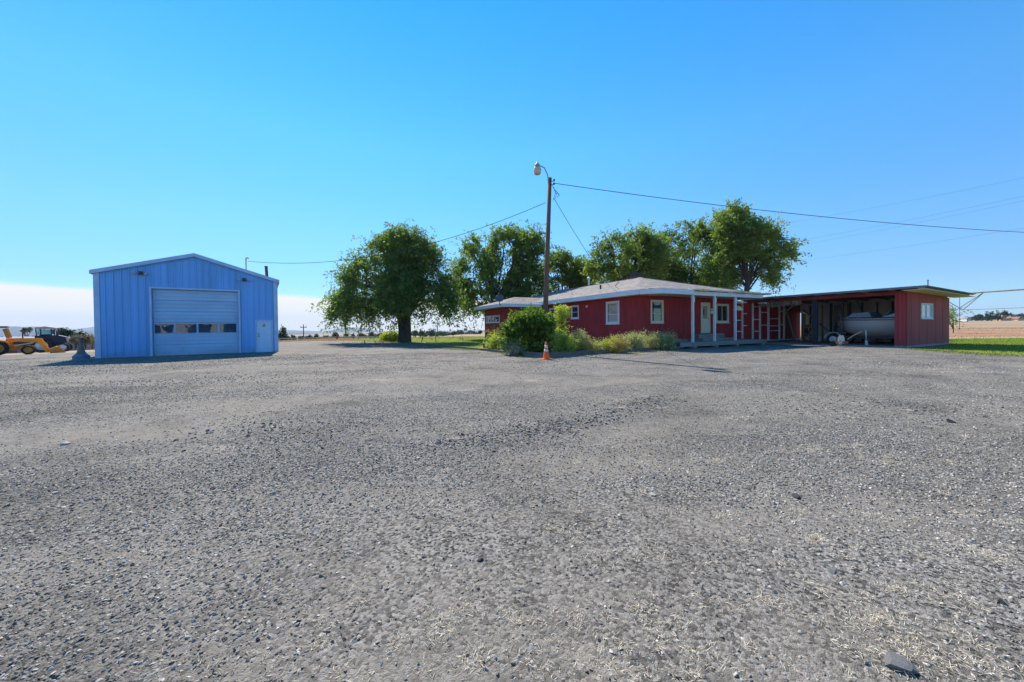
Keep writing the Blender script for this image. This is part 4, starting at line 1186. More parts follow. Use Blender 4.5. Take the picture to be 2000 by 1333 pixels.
spots = [(zs, -.2, 'on the top shelf board, left'), (zs, .15, 'on the top shelf board, right'), (.55, -.22, 'on the middle shelf board, left'), (.55, .18, 'on the middle shelf board, right'), (.1, -.18, 'on the bottom shelf board, left'), (.1, .2, 'on the bottom shelf board, right')]
for (nm, lb, cl), (z, y, where) in zip(kinds, spots):
    t = thing(nm, lb + ' ' + where, nm.split('_')[1], wl(CPX1 - .62, (a.y + b.y) / 2 + y * sw / .8, .05 + z), HF.a)
    mt_ = pm('clutter_%d' % int(cl[0] * 100), cl, .6, .2, 8)
    if 'can' in nm or 'tub' in nm:
        MB().lathe([(.1, 0), (.12, .02), (.12, .2), (.1, .22)], 14).build('body', mt_, t); MB().lathe([(.124, .2), (.124, .225), (.03, .23)], 14).build('lid', M_pale, t)
    else:
        MB().box(-.13, .13, -.17, .17, 0, .2).build('body', mt_, t); MB().box(-.135, .135, -.175, .175, .2005, .225).build('lid', mt_, t)
q = HF.plane(2, .05, 1600, 667)
bk = thing('bucket', 'white plastic bucket on the carport floor beside the steel post', 'bucket', wl(q.x, q.y, .05), 0)
MB().lathe([(.12, 0), (.16, .36), (.17, .36), (.17, .39), (.15, .39), (.11, .03)], 16).build('pail', M_white, bk)
MB().tube([(.17 * math.cos(t), .02, .36 - .16 * math.sin(t)) for t in np.linspace(0, math.pi, 9)], .006, 5).build('handle', M_dark, bk)
# hanging bell-shaped lamp shade on the porch
q = HF.plane(1, -1.0, 1441, 603)
hl = thing('hanging_shade', 'cream bell-shaped shade hanging under the porch roof by the last post', 'lamp', wl(q.x, q.y, q.z), 0)
MB().lathe([(.3, -.14), (.29, -.1), (.22, .06), (.1, .17), (.02, .19)], 20).build('shade', M_cream, hl, True)
MB().tube([(0, 0, .18), (0, 0, 3.19 - q.z)], .01, 5).build('cord', M_dark, hl)

# ================================================================== utility pole, lamp, wires
pb = at_depth(1062.5, 690, 19.4); pb.z = 0.0
ptop = at_depth(1074, 348, 19.4)
pole = thing('utility_pole', 'leaning brown wooden utility pole rising from the bed before the house', 'pole', pb, 0)
M_pole = pm('pole_wood', (.17, .115, .085), .9, .3, 5, .5, 40, .15, stretch=(3, 3, .2))
tp = ptop - pb
MB().tube([(0, 0, -.2), tp * .5, tp], [.145, .125, .10], 14).build('shaft', M_pole, pole, True)
lp = at_depth(1049.5, 322, 19.4) - pb
arm_a = tp + Vector((-.08, -.1, -.35))
MB().tube([arm_a, tp + Vector((-.12, -.1, .1)), tp + Vector((-.3, -.1, .5)), lp + Vector((.12, 0, -.06)), lp + Vector((0, 0, -.05))], .03, 8).build('lamp_arm', pm('grey_conduit', (.32, .33, .34)), pole, True)
lh = MB().lathe([(.1, -.12), (.13, -.06), (.12, .02), (.05, .06), (.04, .14), (.015, .15)], 14, lp).build('lamp_head', pm('lamp_grey', (.30, .32, .33), .45, .1), pole, True)
MB().lathe([(.15, -.50), (.17, -.48), (.2, -.36), (.2, -.2), (.12, -.13)], 16, lp).build('lamp_lens', pm('lens', (.60, .50, .34), .2, .12, 6, 0, 1, .6), pole, True)
pmx = at_depth(1069.5, 618, 19.2) - pb
MB().lathe([(.13, -.14), (.13, -.02)], 16, (pmx.x, pmx.y, pmx.z), 'y').box(pmx.x - .12, pmx.x + .12, pmx.y - .02, pmx.y + .1, pmx.z - .25, pmx.z + .12).build('meter_box', pm('meter_grey', (.5, .51, .52), .4, .1), pole)
for zf in (.955, .975):
    MB().bar(tp * zf + Vector((-.02, -.12, 0)), tp * zf + Vector((.25, -.1, .03)), .03).lathe([(.03, 0), (.05, .03), (.05, .08), (.02, .1)], 10, tuple(tp * zf + Vector((.22, -.1, .03)))).build('insulator', M_dark, pole)
M_wire = pm('wire_black', (.03, .032, .035), .6, .1)
def cat(a, b, sag, n=22):
    a, b = Vector(a), Vector(b)
    return [a.lerp(b, i / n) - Vector((0, 0, 4 * sag * (i / n) * (1 - i / n))) for i in range(n + 1)]
def wire(label, a, b, sag, r=.014, grp=None, twist=False):
    o = MB().tube(cat(a, b, sag), r, 5).build('overhead_wire', M_wire)
    tag(o, label, 'wire', grp); return o
wa = pb + tp * .955 + Vector((.05, -.1, 0))
wire('overhead cable running from the pole to the blue shed mast', at_depth(1066, 396, 19.4), MASTW, 1.15, .014)
wire('overhead service cable running from the pole far to the right', at_depth(1080, 358, 19.4), at_depth(2250, 462, 27), .62, .017)
wire('cable dropping from the pole down to the house roof', at_depth(1082, 388, 19.4), HF.world(3.2, 6.2, 4.6), .12, .014)
mb = MB(); rr = random.Random(4)
for k in range(4):
    a = at_depth(1078 + 2 * k, 362 + 5 * k, 19.4) - pb; b = at_depth(1080 + 4 * k, 392 - 3 * k, 19.4) - pb
    m_ = a.lerp(b, .5) + Vector((.12 + .12 * rr.random(), 0, -.05)); mb.tube([a, a.lerp(m_, .5) + Vector((.05, 0, .02)), m_, b], .012, 5)
mb.build('drip_loops', M_wire, pole)
for i, (a, b) in enumerate((((1450, 450), (2150, 316)), ((1450, 489), (2150, 351)), ((1450, 498), (2150, 360)), ((1450, 523), (2150, 421)))):
    wire(['topmost faint transmission line crossing the sky at right', 'second faint transmission line in the sky at right', 'third faint transmission line in the sky, close under the second', 'lowest faint transmission line in the sky at right'][i],
         at_depth(*a, 230), at_depth(*b, 120), 1.2, .028, 'distant transmission lines')

# ================================================================== cone, planter, timbers
cpos = ground_at(1067, 702.5)
cone = thing('traffic_cone', 'orange traffic cone with two white bands at the bed corner', 'cone', cpos, .2)
M_or = pm('cone_orange', (.90, .17, .03), .5, .1, 4, 0, 1, .4)
MB().box(-.19, .19, -.19, .19, 0, .035).build('base', M_or, cone)
MB().lathe([(.14, .034), (.135, .06), (.037, .72), (.03, .73), (.02, .73)], 20).build('body', M_or, cone, True)
for z0, z1 in ((.33, .42), (.47, .60)):
    rr_ = lambda z: .135 - (z - .06) * .098 / .66 + .003
    MB().lathe([(rr_(z0) - .01, z0), (rr_(z0), z0), (rr_(z1), z1), (rr_(z1) - .01, z1)], 20).build('reflective_band', pm('band_white', (.7, .7, .68), .4, .08), cone, True)
bp_ = ground_at(955, 683.5)
pl_ = thing('barrel_planter', 'weathered grey half-barrel planter at the corner of the lawn', 'planter', bp_, 0)
M_stave = pm('barrel_wood', (.13, .11, .095), .9, .3, 6, .4, 30, .1, stretch=(3, 3, .3))
for k in range(16):
    t0, t1 = 2 * math.pi * (k + .04) / 16, 2 * math.pi * (k + .96) / 16; mb = MB()
    for (za, ra, zb, rb) in ((0, .31, .22, .36), (.22, .36, .45, .37)):
        mb.hexa([(ra * math.cos(t0), ra * math.sin(t0), za), (ra * math.cos(t1), ra * math.sin(t1), za), ((ra - .03) * math.cos(t1), (ra - .03) * math.sin(t1), za), ((ra - .03) * math.cos(t0), (ra - .03) * math.sin(t0), za),
                 (rb * math.cos(t0), rb * math.sin(t0), zb), (rb * math.cos(t1), rb * math.sin(t1), zb), ((rb - .03) * math.cos(t1), (rb - .03) * math.sin(t1), zb), ((rb - .03) * math.cos(t0), (rb - .03) * math.sin(t0), zb)])
    mb.build('stave', M_stave, pl_)
for z, r_ in ((.09, .345), (.33, .372)):
    MB().lathe([(r_ - .012, z), (r_, z), (r_ + .004, z + .04), (r_ - .012, z + .04)], 24).build('hoop', M_dark, pl_)
MB().lathe([(.30, .36), (.335, .40), (.1, .42)], 16).build('soil', M_soil, pl_)
M_tie = pm('timber', (.20, .165, .135), .9, .3, 3, .4, 30, .1, stretch=(.4, 4, 4))
KERB = [(-9.3, 33.2), (-7.2, 29.9), (-5.3, 26.9), (-3.5, 24.3), (-1.75, 21.65), (-.35, 19.3), (.55, 17.75), (1.42, 16.3), (3.3, 17.72), (5.6, 19.0), (7.9, 20.45), (10.2, 21.9)]
lk = ['grey timber edging the lawn, farthest, near the big tree trunk', 'grey timber edging the lawn, second from the big tree trunk', 'grey timber edging the lawn, third from the big tree trunk', 'grey timber edging the lawn, ending at the barrel planter',
      'timber edging running from the barrel planter along the bed', 'timber edging in front of the big shrub', 'timber edging in shadow just left of the traffic cone', 'timber edging just right of the traffic cone', 'timber edging the flower bed, second to the right of the cone', 'timber edging under the yellow flowers', 'timber edging at the right end of the flower bed near the porch']
for i, (p, q) in enumerate(zip(KERB[:-1], KERB[1:])):
    p, q = Vector((*p, 0)), Vector((*q, 0)); d = (q - p)
    h = .14 if i < 6 else .2
    o = MB(); L_ = d.length
    n = 5
    o.hexa([(0.01, -.08, -.03), (L_ - .02, -.08, -.03), (L_ - .02, .08, -.03), (.01, .08, -.03), (.01, -.075, h), (L_ - .02, -.075, h - .015), (L_ - .02, .075, h - .01), (.01, .075, h + .005)])
    o = o.build('landscape_timber', M_tie); o.location = p; o.rotation_euler = (0, 0, math.atan2(d.y, d.x))
    tag(o, lk[i], 'timber', 'timbers edging the lawn and bed')

# ================================================================== machines at the far left
BD = 36.0
def bz_(px): return at_depth(px, 650, BD)
b0 = at_depth(57, 693.5, BD); zb0 = g1(b0.x, b0.y) + .008
sc_ = FPX / BD
BF = Frame(b0.x, b0.y, R(50), zb0)
def bp(px, py):
    q = BF.plane(1, 0, px, py); return (q.x, q.z)
RW = bp(-4, 680)[0]
bh = thing('backhoe_loader', 'yellow backhoe loader with front bucket at the left edge', 'loader', (b0.x, b0.y, zb0), R(50))
M_yel = pm('machine_yellow', (.80, .27, .008), .5, .18, 2, .05, 12, .4)
M_yeld = pm('rusty_yellow', (.45, .20, .04), .7, .35, 5, .1, 20, .3)
def poly(pts): return [bp(*p) for p in pts]
MB().prism(poly([(12, 684), (12, 662), (22, 660.5), (58, 664), (60, 671), (48, 681), (30, 685)]), -.4, .4).build('body', M_yel, bh)
MB().prism(poly([(26, 672), (27, 668), (60, 666), (62, 672), (48, 676)]), -.46, -.405).build('hood_grille', M_dark, bh)
for y in (-.75, .75):
    MB().prism(poly([(20, 665), (22, 661), (81, 661), (98, 684.5), (95, 689), (88, 686), (74, 668.5), (55, 668.5), (38, 667)]), y - .09, y + .09).build('loader_arm', M_yel, bh)
    MB().bar((bp(30, 675)[0], y + .15 * (1 if y > 0 else -1), bp(30, 675)[1]), (bp(64, 670)[0], y + .15 * (1 if y > 0 else -1), bp(64, 670)[1]), .1).build('lift_cylinder', M_pale, bh)
bo = MB().prism(poly([(96, 682), (109, 677), (113, 676.5), (129, 688), (122, 691), (100, 690.5)]), -1.05, -1.0).prism(poly([(96, 682), (109, 677), (113, 676.5), (129, 688), (122, 691), (100, 690.5)]), 1.0, 1.05).prism(poly([(96, 682), (109, 677), (113, 676.5), (110, 679), (99, 683), (102, 689), (129, 688), (122, 691.3), (99, 690.8)]), -1, 1).build('bucket', M_yeld, bh)
M_tyre2 = M_tyre
for y in (-.8, .8):
    w_ = MB().tube([(0, y - .05, .44), (0, y + .05, .44)], .1, 10).build('front_wheel', M_dark, bh); wheel(w_, (0, y, .44), .44, .32, M_tyre, M_yeld, 'y')
    w_ = MB().tube([(RW, y - .05, .68), (RW, y + .05, .68)], .1, 10).build('rear_wheel', M_dark, bh); wheel(w_, (RW, y * 1.05, .68), .68, .42, M_tyre, M_yeld, 'y')
    MB().prism([(RW + .78, .9), (RW + .6, 1.3), (RW, 1.5), (RW - .6, 1.3), (RW - .6, 1.2), (RW, 1.4), (RW + .55, 1.2), (RW + .7, .9)], y - .22, y + .22).build('rear_fender', M_yel, bh)
    for (p, q) in (((8, 643), (16, 661)), ((13, 642), (21, 660))):
        MB().bar((bp(*p)[0], y * .8, bp(*p)[1]), (bp(*q)[0], y * .8, bp(*q)[1]), .12).build('canopy_post', M_yeld, bh)
    MB().bar((RW - .75, y * .8, 2.65), (RW - .65, y * .8, 1.0), .12).build('canopy_post', M_yeld, bh)
MB().box(RW - .95, bp(16.5, 640)[0], -.85, .85, 2.58, 2.74).build('canopy', pm('canopy_brown', (.16, .09, .05), .7, .2), bh)
MB().box(RW - .2, RW + .3, -.3, .3, .9, 1.15).box(RW - .32, RW - .205, -.3, .3, 1.15, 1.7).build('seat', M_dark, bh)
MB().box(RW - .9, RW + .7, -.38, .38, .5, 1.1).build('rear_body', M_yel, bh)
MB().tube([(bp(44, 661)[0], .2, bp(44, 661)[1]), (bp(44, 643)[0], .2, bp(44, 643)[1]), (bp(46, 640.5)[0], .2, bp(46, 640.5)[1])], .05, 8).build('exhaust_stack', M_dark, bh)
MB().tube([(-.1, -.8, .44), (-.1, .8, .44)], .1, 8).box(-.3, .2, -.35, .35, .42, .75).build('front_axle', M_dark, bh)
# tractor
TD = 46.0; t0_ = at_depth(104, 686, TD); st_ = FPX / TD
tz = g1(t0_.x, t0_.y)
tb = thing('cab_tractor', 'dark blue cab tractor parked behind the yellow loader', 'tractor', (t0_.x, t0_.y, tz), R(42))
zoff = t0_.z - tz
TF = Frame(t0_.x, t0_.y, R(42), tz)
def tp_(px, py):
    q = TF.plane(1, 0, px, py); return (q.x, q.z)
M_navy = pm('tractor_blue', (.014, .022, .05), .5, .2, 4)
def tpoly(l): return [tp_(*p) for p in l]
MB().prism(tpoly([(72, 640), (92, 638), (112, 640.5), (112, 643), (72, 643)]), -.85, .85).build('cab_roof', pm('cab_roof', (.36, .34, .32), .6, .1), tb)
for p, q in (((73, 643), (75, 657)), ((83, 643), (83, 657)), ((103, 643), (104, 657)), ((112, 643), (114, 657))):
    for y in (-.75, .75): MB().bar((tp_(*p)[0], y, tp_(*p)[1]), (tp_(*q)[0], y, tp_(*q)[1]), .09).build('cab_pillar', M_navy, tb)
M_cab = pm('cab_glass', (.15, .42, .5), .05, .1, 2, 0, 1, .8)
MB().prism(tpoly([(76, 644), (102, 644), (103, 653), (76, 654)]), -.76, -.74).build('side_glass', M_cab, tb)
MB().prism(tpoly([(76, 644), (102, 644), (103, 653), (76, 654)]), .74, .76).build('side_glass', M_cab, tb)
MB().prism(tpoly([(70, 656), (114, 655), (130, 658), (133, 668), (126, 676), (80, 677), (70, 668)]), -.55, .55).build('body', M_navy, tb)
MB().box(tp_(82, 650)[0], tp_(100, 650)[0], -.3, .3, tp_(90, 657)[1], tp_(90, 650)[1]).build('seat', M_dark, tb)
MB().tube([(tp_(115, 657)[0], -.5, tp_(115, 657)[1]), (tp_(115, 641)[0], -.5, tp_(115, 641)[1])], .06, 8).build('exhaust_stack', M_dark, tb)
for y in (-1, 1):
    for cx_, r_, w in ((86, .85, .5), (126, .58, .38)):
        c = (tp_(cx_, 680)[0], y * .9, r_)
        w_ = MB().tube([(c[0], c[1] - .05, c[2]), (c[0], c[1] + .05, c[2])], .12, 10).build('wheel', M_dark, tb); wheel(w_, c, r_, w, M_tyre, M_rim, 'y')
# low grey building behind
lb = thing('machine_shed', 'long low grey machine shed behind the loader with pale roof edge', 'shed', (-92, 66, g1(-92, 66)), R(-8))
MB().box(-16, 9, 0, 10, 0, 2.6).build('wall', pm('grey_tin', (.20, .20, .23), .6, .12, 1), lb)
MB().hexa([(-16.5, -.8, 2.75), (9.5, -.8, 2.45), (9.5, 10.5, 2.75), (-16.5, 10.5, 3.1), (-16.5, -.8, 3.0), (9.5, -.8, 2.68), (9.5, 10.5, 2.95), (-16.5, 10.5, 3.3)]).build('roof', M_tin, lb)
MB().bar((-16.5, -.83, 3.0), (9.5, -.83, 2.68), .06, .12).build('roof_trim', M_white, lb)
for x in (-14, -7, 0): MB().box(x, x + 4, -.06, -.005, 0, 2.2).build('bay_door', M_dark, lb)

# ================================================================== irrigation pivot at the right
pv = thing('irrigation_pivot', 'galvanised irrigation span pipe with truss rods above the field at right', 'irrigation', (0, 0, 0), 0)
A = at_depth(1830, 573.3, 42.0); B = at_depth(2000, 564, 35.5)
dirp = (B - A); dirp.z = 0; dirp.normalize()
zA = 4.5
def pvp(t, z=zA): return Vector((A.x + dirp.x * t, A.y + dirp.y * t, z))
M_gpipe = pm('galv_pipe', (.17, .19, .205), .6, .12, 2, 0, 1, .3, 0)
MB().tube([pvp(-6), pvp(10), pvp(34)], .085, 10).build('pipe', M_gpipe, pv, True)
def at_t(px):   # parameter along the pipe at pixel column
    best = min(np.linspace(-6, 34, 4000), key=lambda t: abs((pvp(t).x / pvp(t).y) - (px - CX) / FPX)); return float(best)
side = Vector((dirp.y, -dirp.x, 0))
nodes_t = [at_t(1874) + k * 7.5 for k in (0, 1, 2, 3)]
zn = at_depth(1874, 606, pvp(nodes_t[0]).y).z
for k, t in enumerate(nodes_t):
    for sg in (-1, 1):
        nd = pvp(t, zn) + side * (sg * .45)
        MB().tube([nd, pvp(t - 1.9)], .035, 6).build('strut', M_gpipe, pv); MB().tube([nd, pvp(t + 1.9)], .035, 6).build('strut', M_gpipe, pv)
        if k < 3: MB().tube([nd, pvp(nodes_t[k + 1], zn) + side * (sg * .45)], .014, 5).build('truss_rod', M_gpipe, pv)
    MB().tube([pvp(t), pvp(t, .75)], .02, 6).lathe([(.02, 0), (.06, .02), (.06, .12), (.02, .14)], 8, tuple(pvp(t, .62))).build('drop_hose', M_dark, pv)
for t in (-5.5, 33):
    for sg in (-1, 1):
        MB().tube([pvp(t), pvp(t, .35) + side * (sg * 1.6)], .05, 6).build('tower_leg', M_gpipe, pv)
        c = pvp(t, .5) + side * (sg * 1.7); MB().lathe([(.3, -.12), (.5, -.12), (.5, .12), (.3, .12)], 16, tuple(c), 'y').build('tower_wheel', M_tyre, pv)
# ================================================================== trees and shrubs
def lobes_px(l, depth, base, dz=1.0, seed=0, sh=0.82):
    r = random.Random(seed); o = []; k = depth / FPX
    for (px, py, rx, ry) in l:
        c = at_depth(px, py, depth) - Vector(base)
        rd = (rx + ry) / 2 * k * dz
        o.append((c.x, c.y + r.uniform(-.5, .5) * rd, c.z, rx * k * sh, rd * sh, ry * k * sh))
    return o
LM_a = leafmat('elm_leaves', (.052, .098, .032), (.25, .32, .085), .5)
LM_b = leafmat('elm_leaves_pale', (.062, .115, .035), (.31, .37, .095), .5)
LM_s = leafmat('shrub_leaves', (.035, .095, .02), (.30, .38, .07), .45)
LM_y = leafmat('yellow_green_leaves', (.20, .26, .045), (.56, .58, .14), .4)
LM_g = leafmat('grey_green_leaves', (.25, .27, .11), (.60, .60, .30), .35, (1.1, 1.1, .7))
LM_o = leafmat('autumn_leaves', (.26, .24, .07), (.58, .48, .18), .35, (1.1, 1.05, .6))
LM_d = leafmat('conifer_needles', (.020, .042, .022), (.055, .085, .040), .15)
LM_v = leafmat('variegated_leaves', (.30, .34, .22), (.68, .70, .58), .3, (1, 1, .9))

def gp(px, py, z=0.0):
    return ground_at(px, py, z)
D_ = 35.5; b_ = at_depth(790, 669, D_); b_.z = g1(b_.x, b_.y)
tree('elm_tree', 'broad drooping elm tree standing alone on the lawn edge beside the shed', 'tree', b_,
     lobes_px([(785, 478, 30, 30), (745, 500, 38, 36), (828, 508, 40, 38), (712, 545, 40, 38), (852, 550, 34, 38), (780, 540, 56, 46), (685, 585, 34, 26), (728, 588, 46, 30), (842, 585, 40, 28), (785, 575, 50, 32), (660, 605, 20, 15), (874, 592, 18, 26), (768, 462, 15, 18), (812, 482, 22, 22)], D_, b_, 1.15, 1),
     3000, 20, LM_a, M_bark, 1.55, .5, (.29, .105), .60, 3.4, 90, None, -.42, 21, .085, ((-.16, 0), (.16, .05)))
D_ = 43.0; b_ = at_depth(985, 668, D_); b_.z = g1(b_.x, b_.y)
tree('elm_tree', 'tall many-stemmed elm tree behind the low left wing of the house', 'tree', b_,
     lobes_px([(990, 475, 40, 34), (940, 490, 38, 40), (1030, 490, 32, 38), (915, 540, 28, 36), (965, 540, 50, 46), (1025, 545, 42, 46), (940, 585, 38, 30), (1000, 590, 46, 26), (1045, 580, 26, 32), (905, 575, 14, 30)], D_, b_, 1.1, 2),
     2300, 20, LM_a, M_bark, 1.35, .25, (.30, .13), .6, 3.6, 90, 'trees behind the house', -.6, 22, .11, ((-.5, 0), (-.15, .2), (.2, -.1), (.55, .1)), upness=.3)
D_ = 46.0; b_ = at_depth(1098, 664, D_); b_.z = g1(b_.x, b_.y)
tree('elm_tree', 'smaller elm tree just right of the utility pole behind the house', 'tree', b_,
     lobes_px([(1090, 515, 28, 28), (1120, 530, 34, 26), (1080, 550, 26, 34), (1115, 560, 40, 28), (1145, 545, 24, 24), (1075, 580, 22, 20), (1140, 572, 25, 16)], D_, b_, 1.1, 3),
     1100, 20, LM_a, M_bark, .9, .25, (.30, .13), .4, 3.2, 50, 'trees behind the house', -.42, 23, .11, upness=.3)
D_ = 41.0; b_ = at_depth(1232, 664, D_); b_.z = g1(b_.x, b_.y)
tree('elm_tree', 'yellow-green elm tree behind the chimney of the house', 'tree', b_,
     lobes_px([(1235, 475, 32, 22), (1200, 490, 32, 26), (1270, 485, 34, 30), (1170, 515, 22, 22), (1240, 515, 44, 34), (1195, 530, 34, 24), (1285, 525, 36, 30), (1160, 535, 16, 14)], D_, b_, 1.1, 4),
     1250, 20, LM_b, M_bark, 1.3, .2, (.30, .13), .45, 3.2, 45, 'trees behind the house', -.42, 24, .11, upness=.3)
D_ = 45.0; b_ = at_depth(1345, 664, D_); b_.z = g1(b_.x, b_.y)
tree('elm_tree', 'dark elm tree in the middle of the row behind the porch roof', 'tree', b_,
     lobes_px([(1345, 455, 32, 22), (1310, 475, 30, 28), (1385, 470, 34, 36), (1410, 500, 30, 34), (1340, 505, 50, 38), (1310, 540, 40, 26), (1385, 540, 44, 36), (1345, 555, 46, 26), (1290, 510, 24, 26)], D_, b_, 1.1, 5),
     1800, 20, LM_a, M_bark, 1.35, .25, (.30, .13), .45, 3.2, 50, 'trees behind the house', -.42, 25, .11, upness=.3)
D_ = 40.0; b_ = at_depth(1458, 667, D_); b_.z = g1(b_.x, b_.y)
tree('elm_tree', 'tallest elm tree at the right end of the row with a straight bare trunk', 'tree', b_,
     lobes_px([(1432, 425, 22, 16), (1470, 422, 20, 13), (1507, 427, 20, 14), (1425, 455, 24, 18), (1465, 458, 28, 18), (1502, 462, 20, 14), (1440, 490, 26, 18), (1482, 492, 22, 14), (1522, 490, 22, 11), (1542, 498, 12, 8), (1502, 517, 18, 10), (1415, 520, 24, 16), (1405, 550, 22, 14), (1490, 548, 18, 12), (1440, 535, 16, 12), (1512, 540, 10, 8)], D_, b_, 1.0, 6, .92),
     1700, 20, LM_b, M_bark, 1.15, .2, (.29, .12), .30, 6.5, 70, 'trees behind the house', -.5, 26, .1, upness=.25, limb_r=.42)

# shrubs round the bed
def shrub(name, label, px, py, depth, lob, n, lpt, mat, leaf, seed, cat='shrub', twig=.3, droop=.1, spread=.05, group=None, gap=-.9, upness=.3, stems=5, nk=2.2):
    b = at_depth(px, py, depth); b.z = g1(b.x, b.y)
    return tree(name, label, cat, b, lobes_px(lob, depth, b, 1.0, seed), n, lpt, mat, M_bark, twig, droop, leaf, .06, .35, stems * 4, group, gap, seed, spread, parts=('stem', 'foliage'), upness=upness, nk=nk)
shrub('lilac_shrub', 'large dense dark green shrub at the foot of the utility pole', 1032, 692, 18.4,
      [(1035, 632, 30, 22), (1008, 640, 24, 22), (1062, 640, 22, 24), (1030, 660, 40, 24), (998, 668, 22, 18), (1066, 668, 20, 20), (1035, 680, 36, 12), (1040, 618, 16, 12)], 1000, 22, LM_s, (.13, .075), 31)
shrub('sapling', 'thin pale green sapling growing in front of the glazed door', 1094, 668, 19.8, [(1096, 610, 10, 12), (1094, 628, 12, 14), (1098, 645, 9, 12), (1103, 622, 6, 10)], 130, 16, LM_y, (.14, .04), 32, 'sapling', .4, .25, .05)
shrub('flowering_bush', 'bright yellow-green bush right behind the traffic cone', 1092, 690, 17.8, [(1090, 668, 20, 17), (1108, 672, 18, 15), (1080, 676, 12, 12), (1100, 682, 24, 9)], 380, 20, LM_y, (.09, .035), 33)
shrub('flowering_bush', 'grey-green leggy plant against the house wall right of the bright bush', 1128, 684, 19.2, [(1126, 662, 14, 16), (1138, 668, 12, 12), (1120, 674, 16, 10)], 220, 18, LM_g, (.08, .03), 34)
shrub('flowering_bush', 'yellow and rust coloured bush in the bed below the small window', 1140, 688, 18.2, [(1128, 680, 18, 9), (1152, 680, 20, 9), (1140, 676, 12, 8)], 260, 18, LM_o, (.07, .03), 35)
shrub('flowering_bush', 'low yellow-flowered bush below the large window of the long wall', 1180, 687, 18.9, [(1172, 676, 20, 10), (1196, 674, 18, 12)], 260, 18, LM_y, (.07, .028), 36)
shrub('flowering_bush', 'rust-tinged bush left of the house corner spilling over the timber', 1200, 690, 18.6, [(1194, 682, 14, 8), (1208, 676, 16, 12)], 200, 18, LM_o, (.07, .028), 37)
shrub('flowering_bush', 'feathery grey-green bush in front of the house corner', 1238, 685, 19.8, [(1228, 668, 18, 14), (1252, 668, 20, 14), (1240, 678, 28, 9)], 400, 18, LM_g, (.08, .026), 38, upness=.8)
shrub('flowering_bush', 'feathery grey-green bush under the porch-side window, right end of bed', 1292, 682, 20.6, [(1278, 666, 20, 14), (1302, 667, 18, 13), (1288, 676, 30, 8)], 420, 18, LM_g, (.08, .026), 39, upness=.8)
shrub('flowering_bush', 'yellow-green bush spilling behind the barrel planter', 975, 686, 21.0, [(970, 668, 14, 12), (962, 674, 10, 8), (982, 674, 12, 11)], 260, 18, LM_y, (.09, .035), 40)
shrub('flowering_bush', 'white and green variegated plant at the left foot of the large shrub', 1000, 691, 18.0, [(998, 678, 12, 8), (1008, 682, 10, 7)], 130, 16, LM_v, (.10, .035), 41)
shrub('rose_bush', 'wispy reddish bush against the left wing below its window', 958, 668, 29.5, [(955, 652, 10, 8), (968, 650, 7, 8)], 45, 8, LM_o, (.10, .035), 42, upness=.6)
shrub('round_shrub', 'round yellow-green shrub on the lawn left of the elm trunk', 763, 667, 38.5, [(764, 658, 16, 9), (752, 660, 9, 6), (776, 660, 9, 6)], 260, 18, LM_y, (.16, .07), 43, spread=.1)
b_ = bp_.copy(); b_.z = .40
tree('planter_flowers', 'dark trailing plant growing in the half-barrel planter', 'plant', b_, [(0, 0, .16, .28, .28, .14)], 60, 12, LM_s, M_bark, .15, .2, (.07, .03), .02, .05, 6, None, -1, 44, .03, parts=('stem', 'foliage'))
shrub('small_tree', 'small dark tree behind the right corner of the carport', 1862, 668, 48, [(1853, 624, 9, 9), (1858, 612, 6, 6), (1872, 614, 4, 4)], 70, 12, LM_a, (.22, .1), 45, 'tree', .7, .2, .12, gap=-.5)
# brush left of the shed and far trees
farn = 0
def far_tree(label, px, top, foot, depth, wpx, kind='round', n=120, group='distant trees', mat=None):
    global farn
    farn += 1
    b = at_depth(px, foot, depth); k = depth / FPX; b.z = min(g1(b.x, b.y), b.z); hh = at_depth(px, top, depth).z - b.z
    r = wpx * k / 2
    z0 = at_depth(px, foot, depth).z - b.z
    if kind == 'conifer':
        lob = [(0, 0, z0 + (hh - z0) * f, r * (1.05 - f), r * (1.05 - f), (hh - z0) * .14) for f in np.linspace(.1, .93, 8)]
    else:
        rr = random.Random(farn); ch = hh - z0
        lob = [(rr.uniform(-.5, .5) * r, rr.uniform(-.5, .5) * r, z0 + ch * rr.uniform(.3, .7), r * .55, r * .55, ch * .3) for _ in range(6)]
    lf = max(.35, 1.3 * k)
    return tree('conifer_tree' if kind == 'conifer' else 'leafy_tree', label, 'tree', b, lob, n, 10, mat or LM_d, M_bark, lf * 1.2, .1, (lf * 1.1, lf * .6), .04 * hh, hh * .4, 8, group, -1.2, 100 + farn, lf * .3)
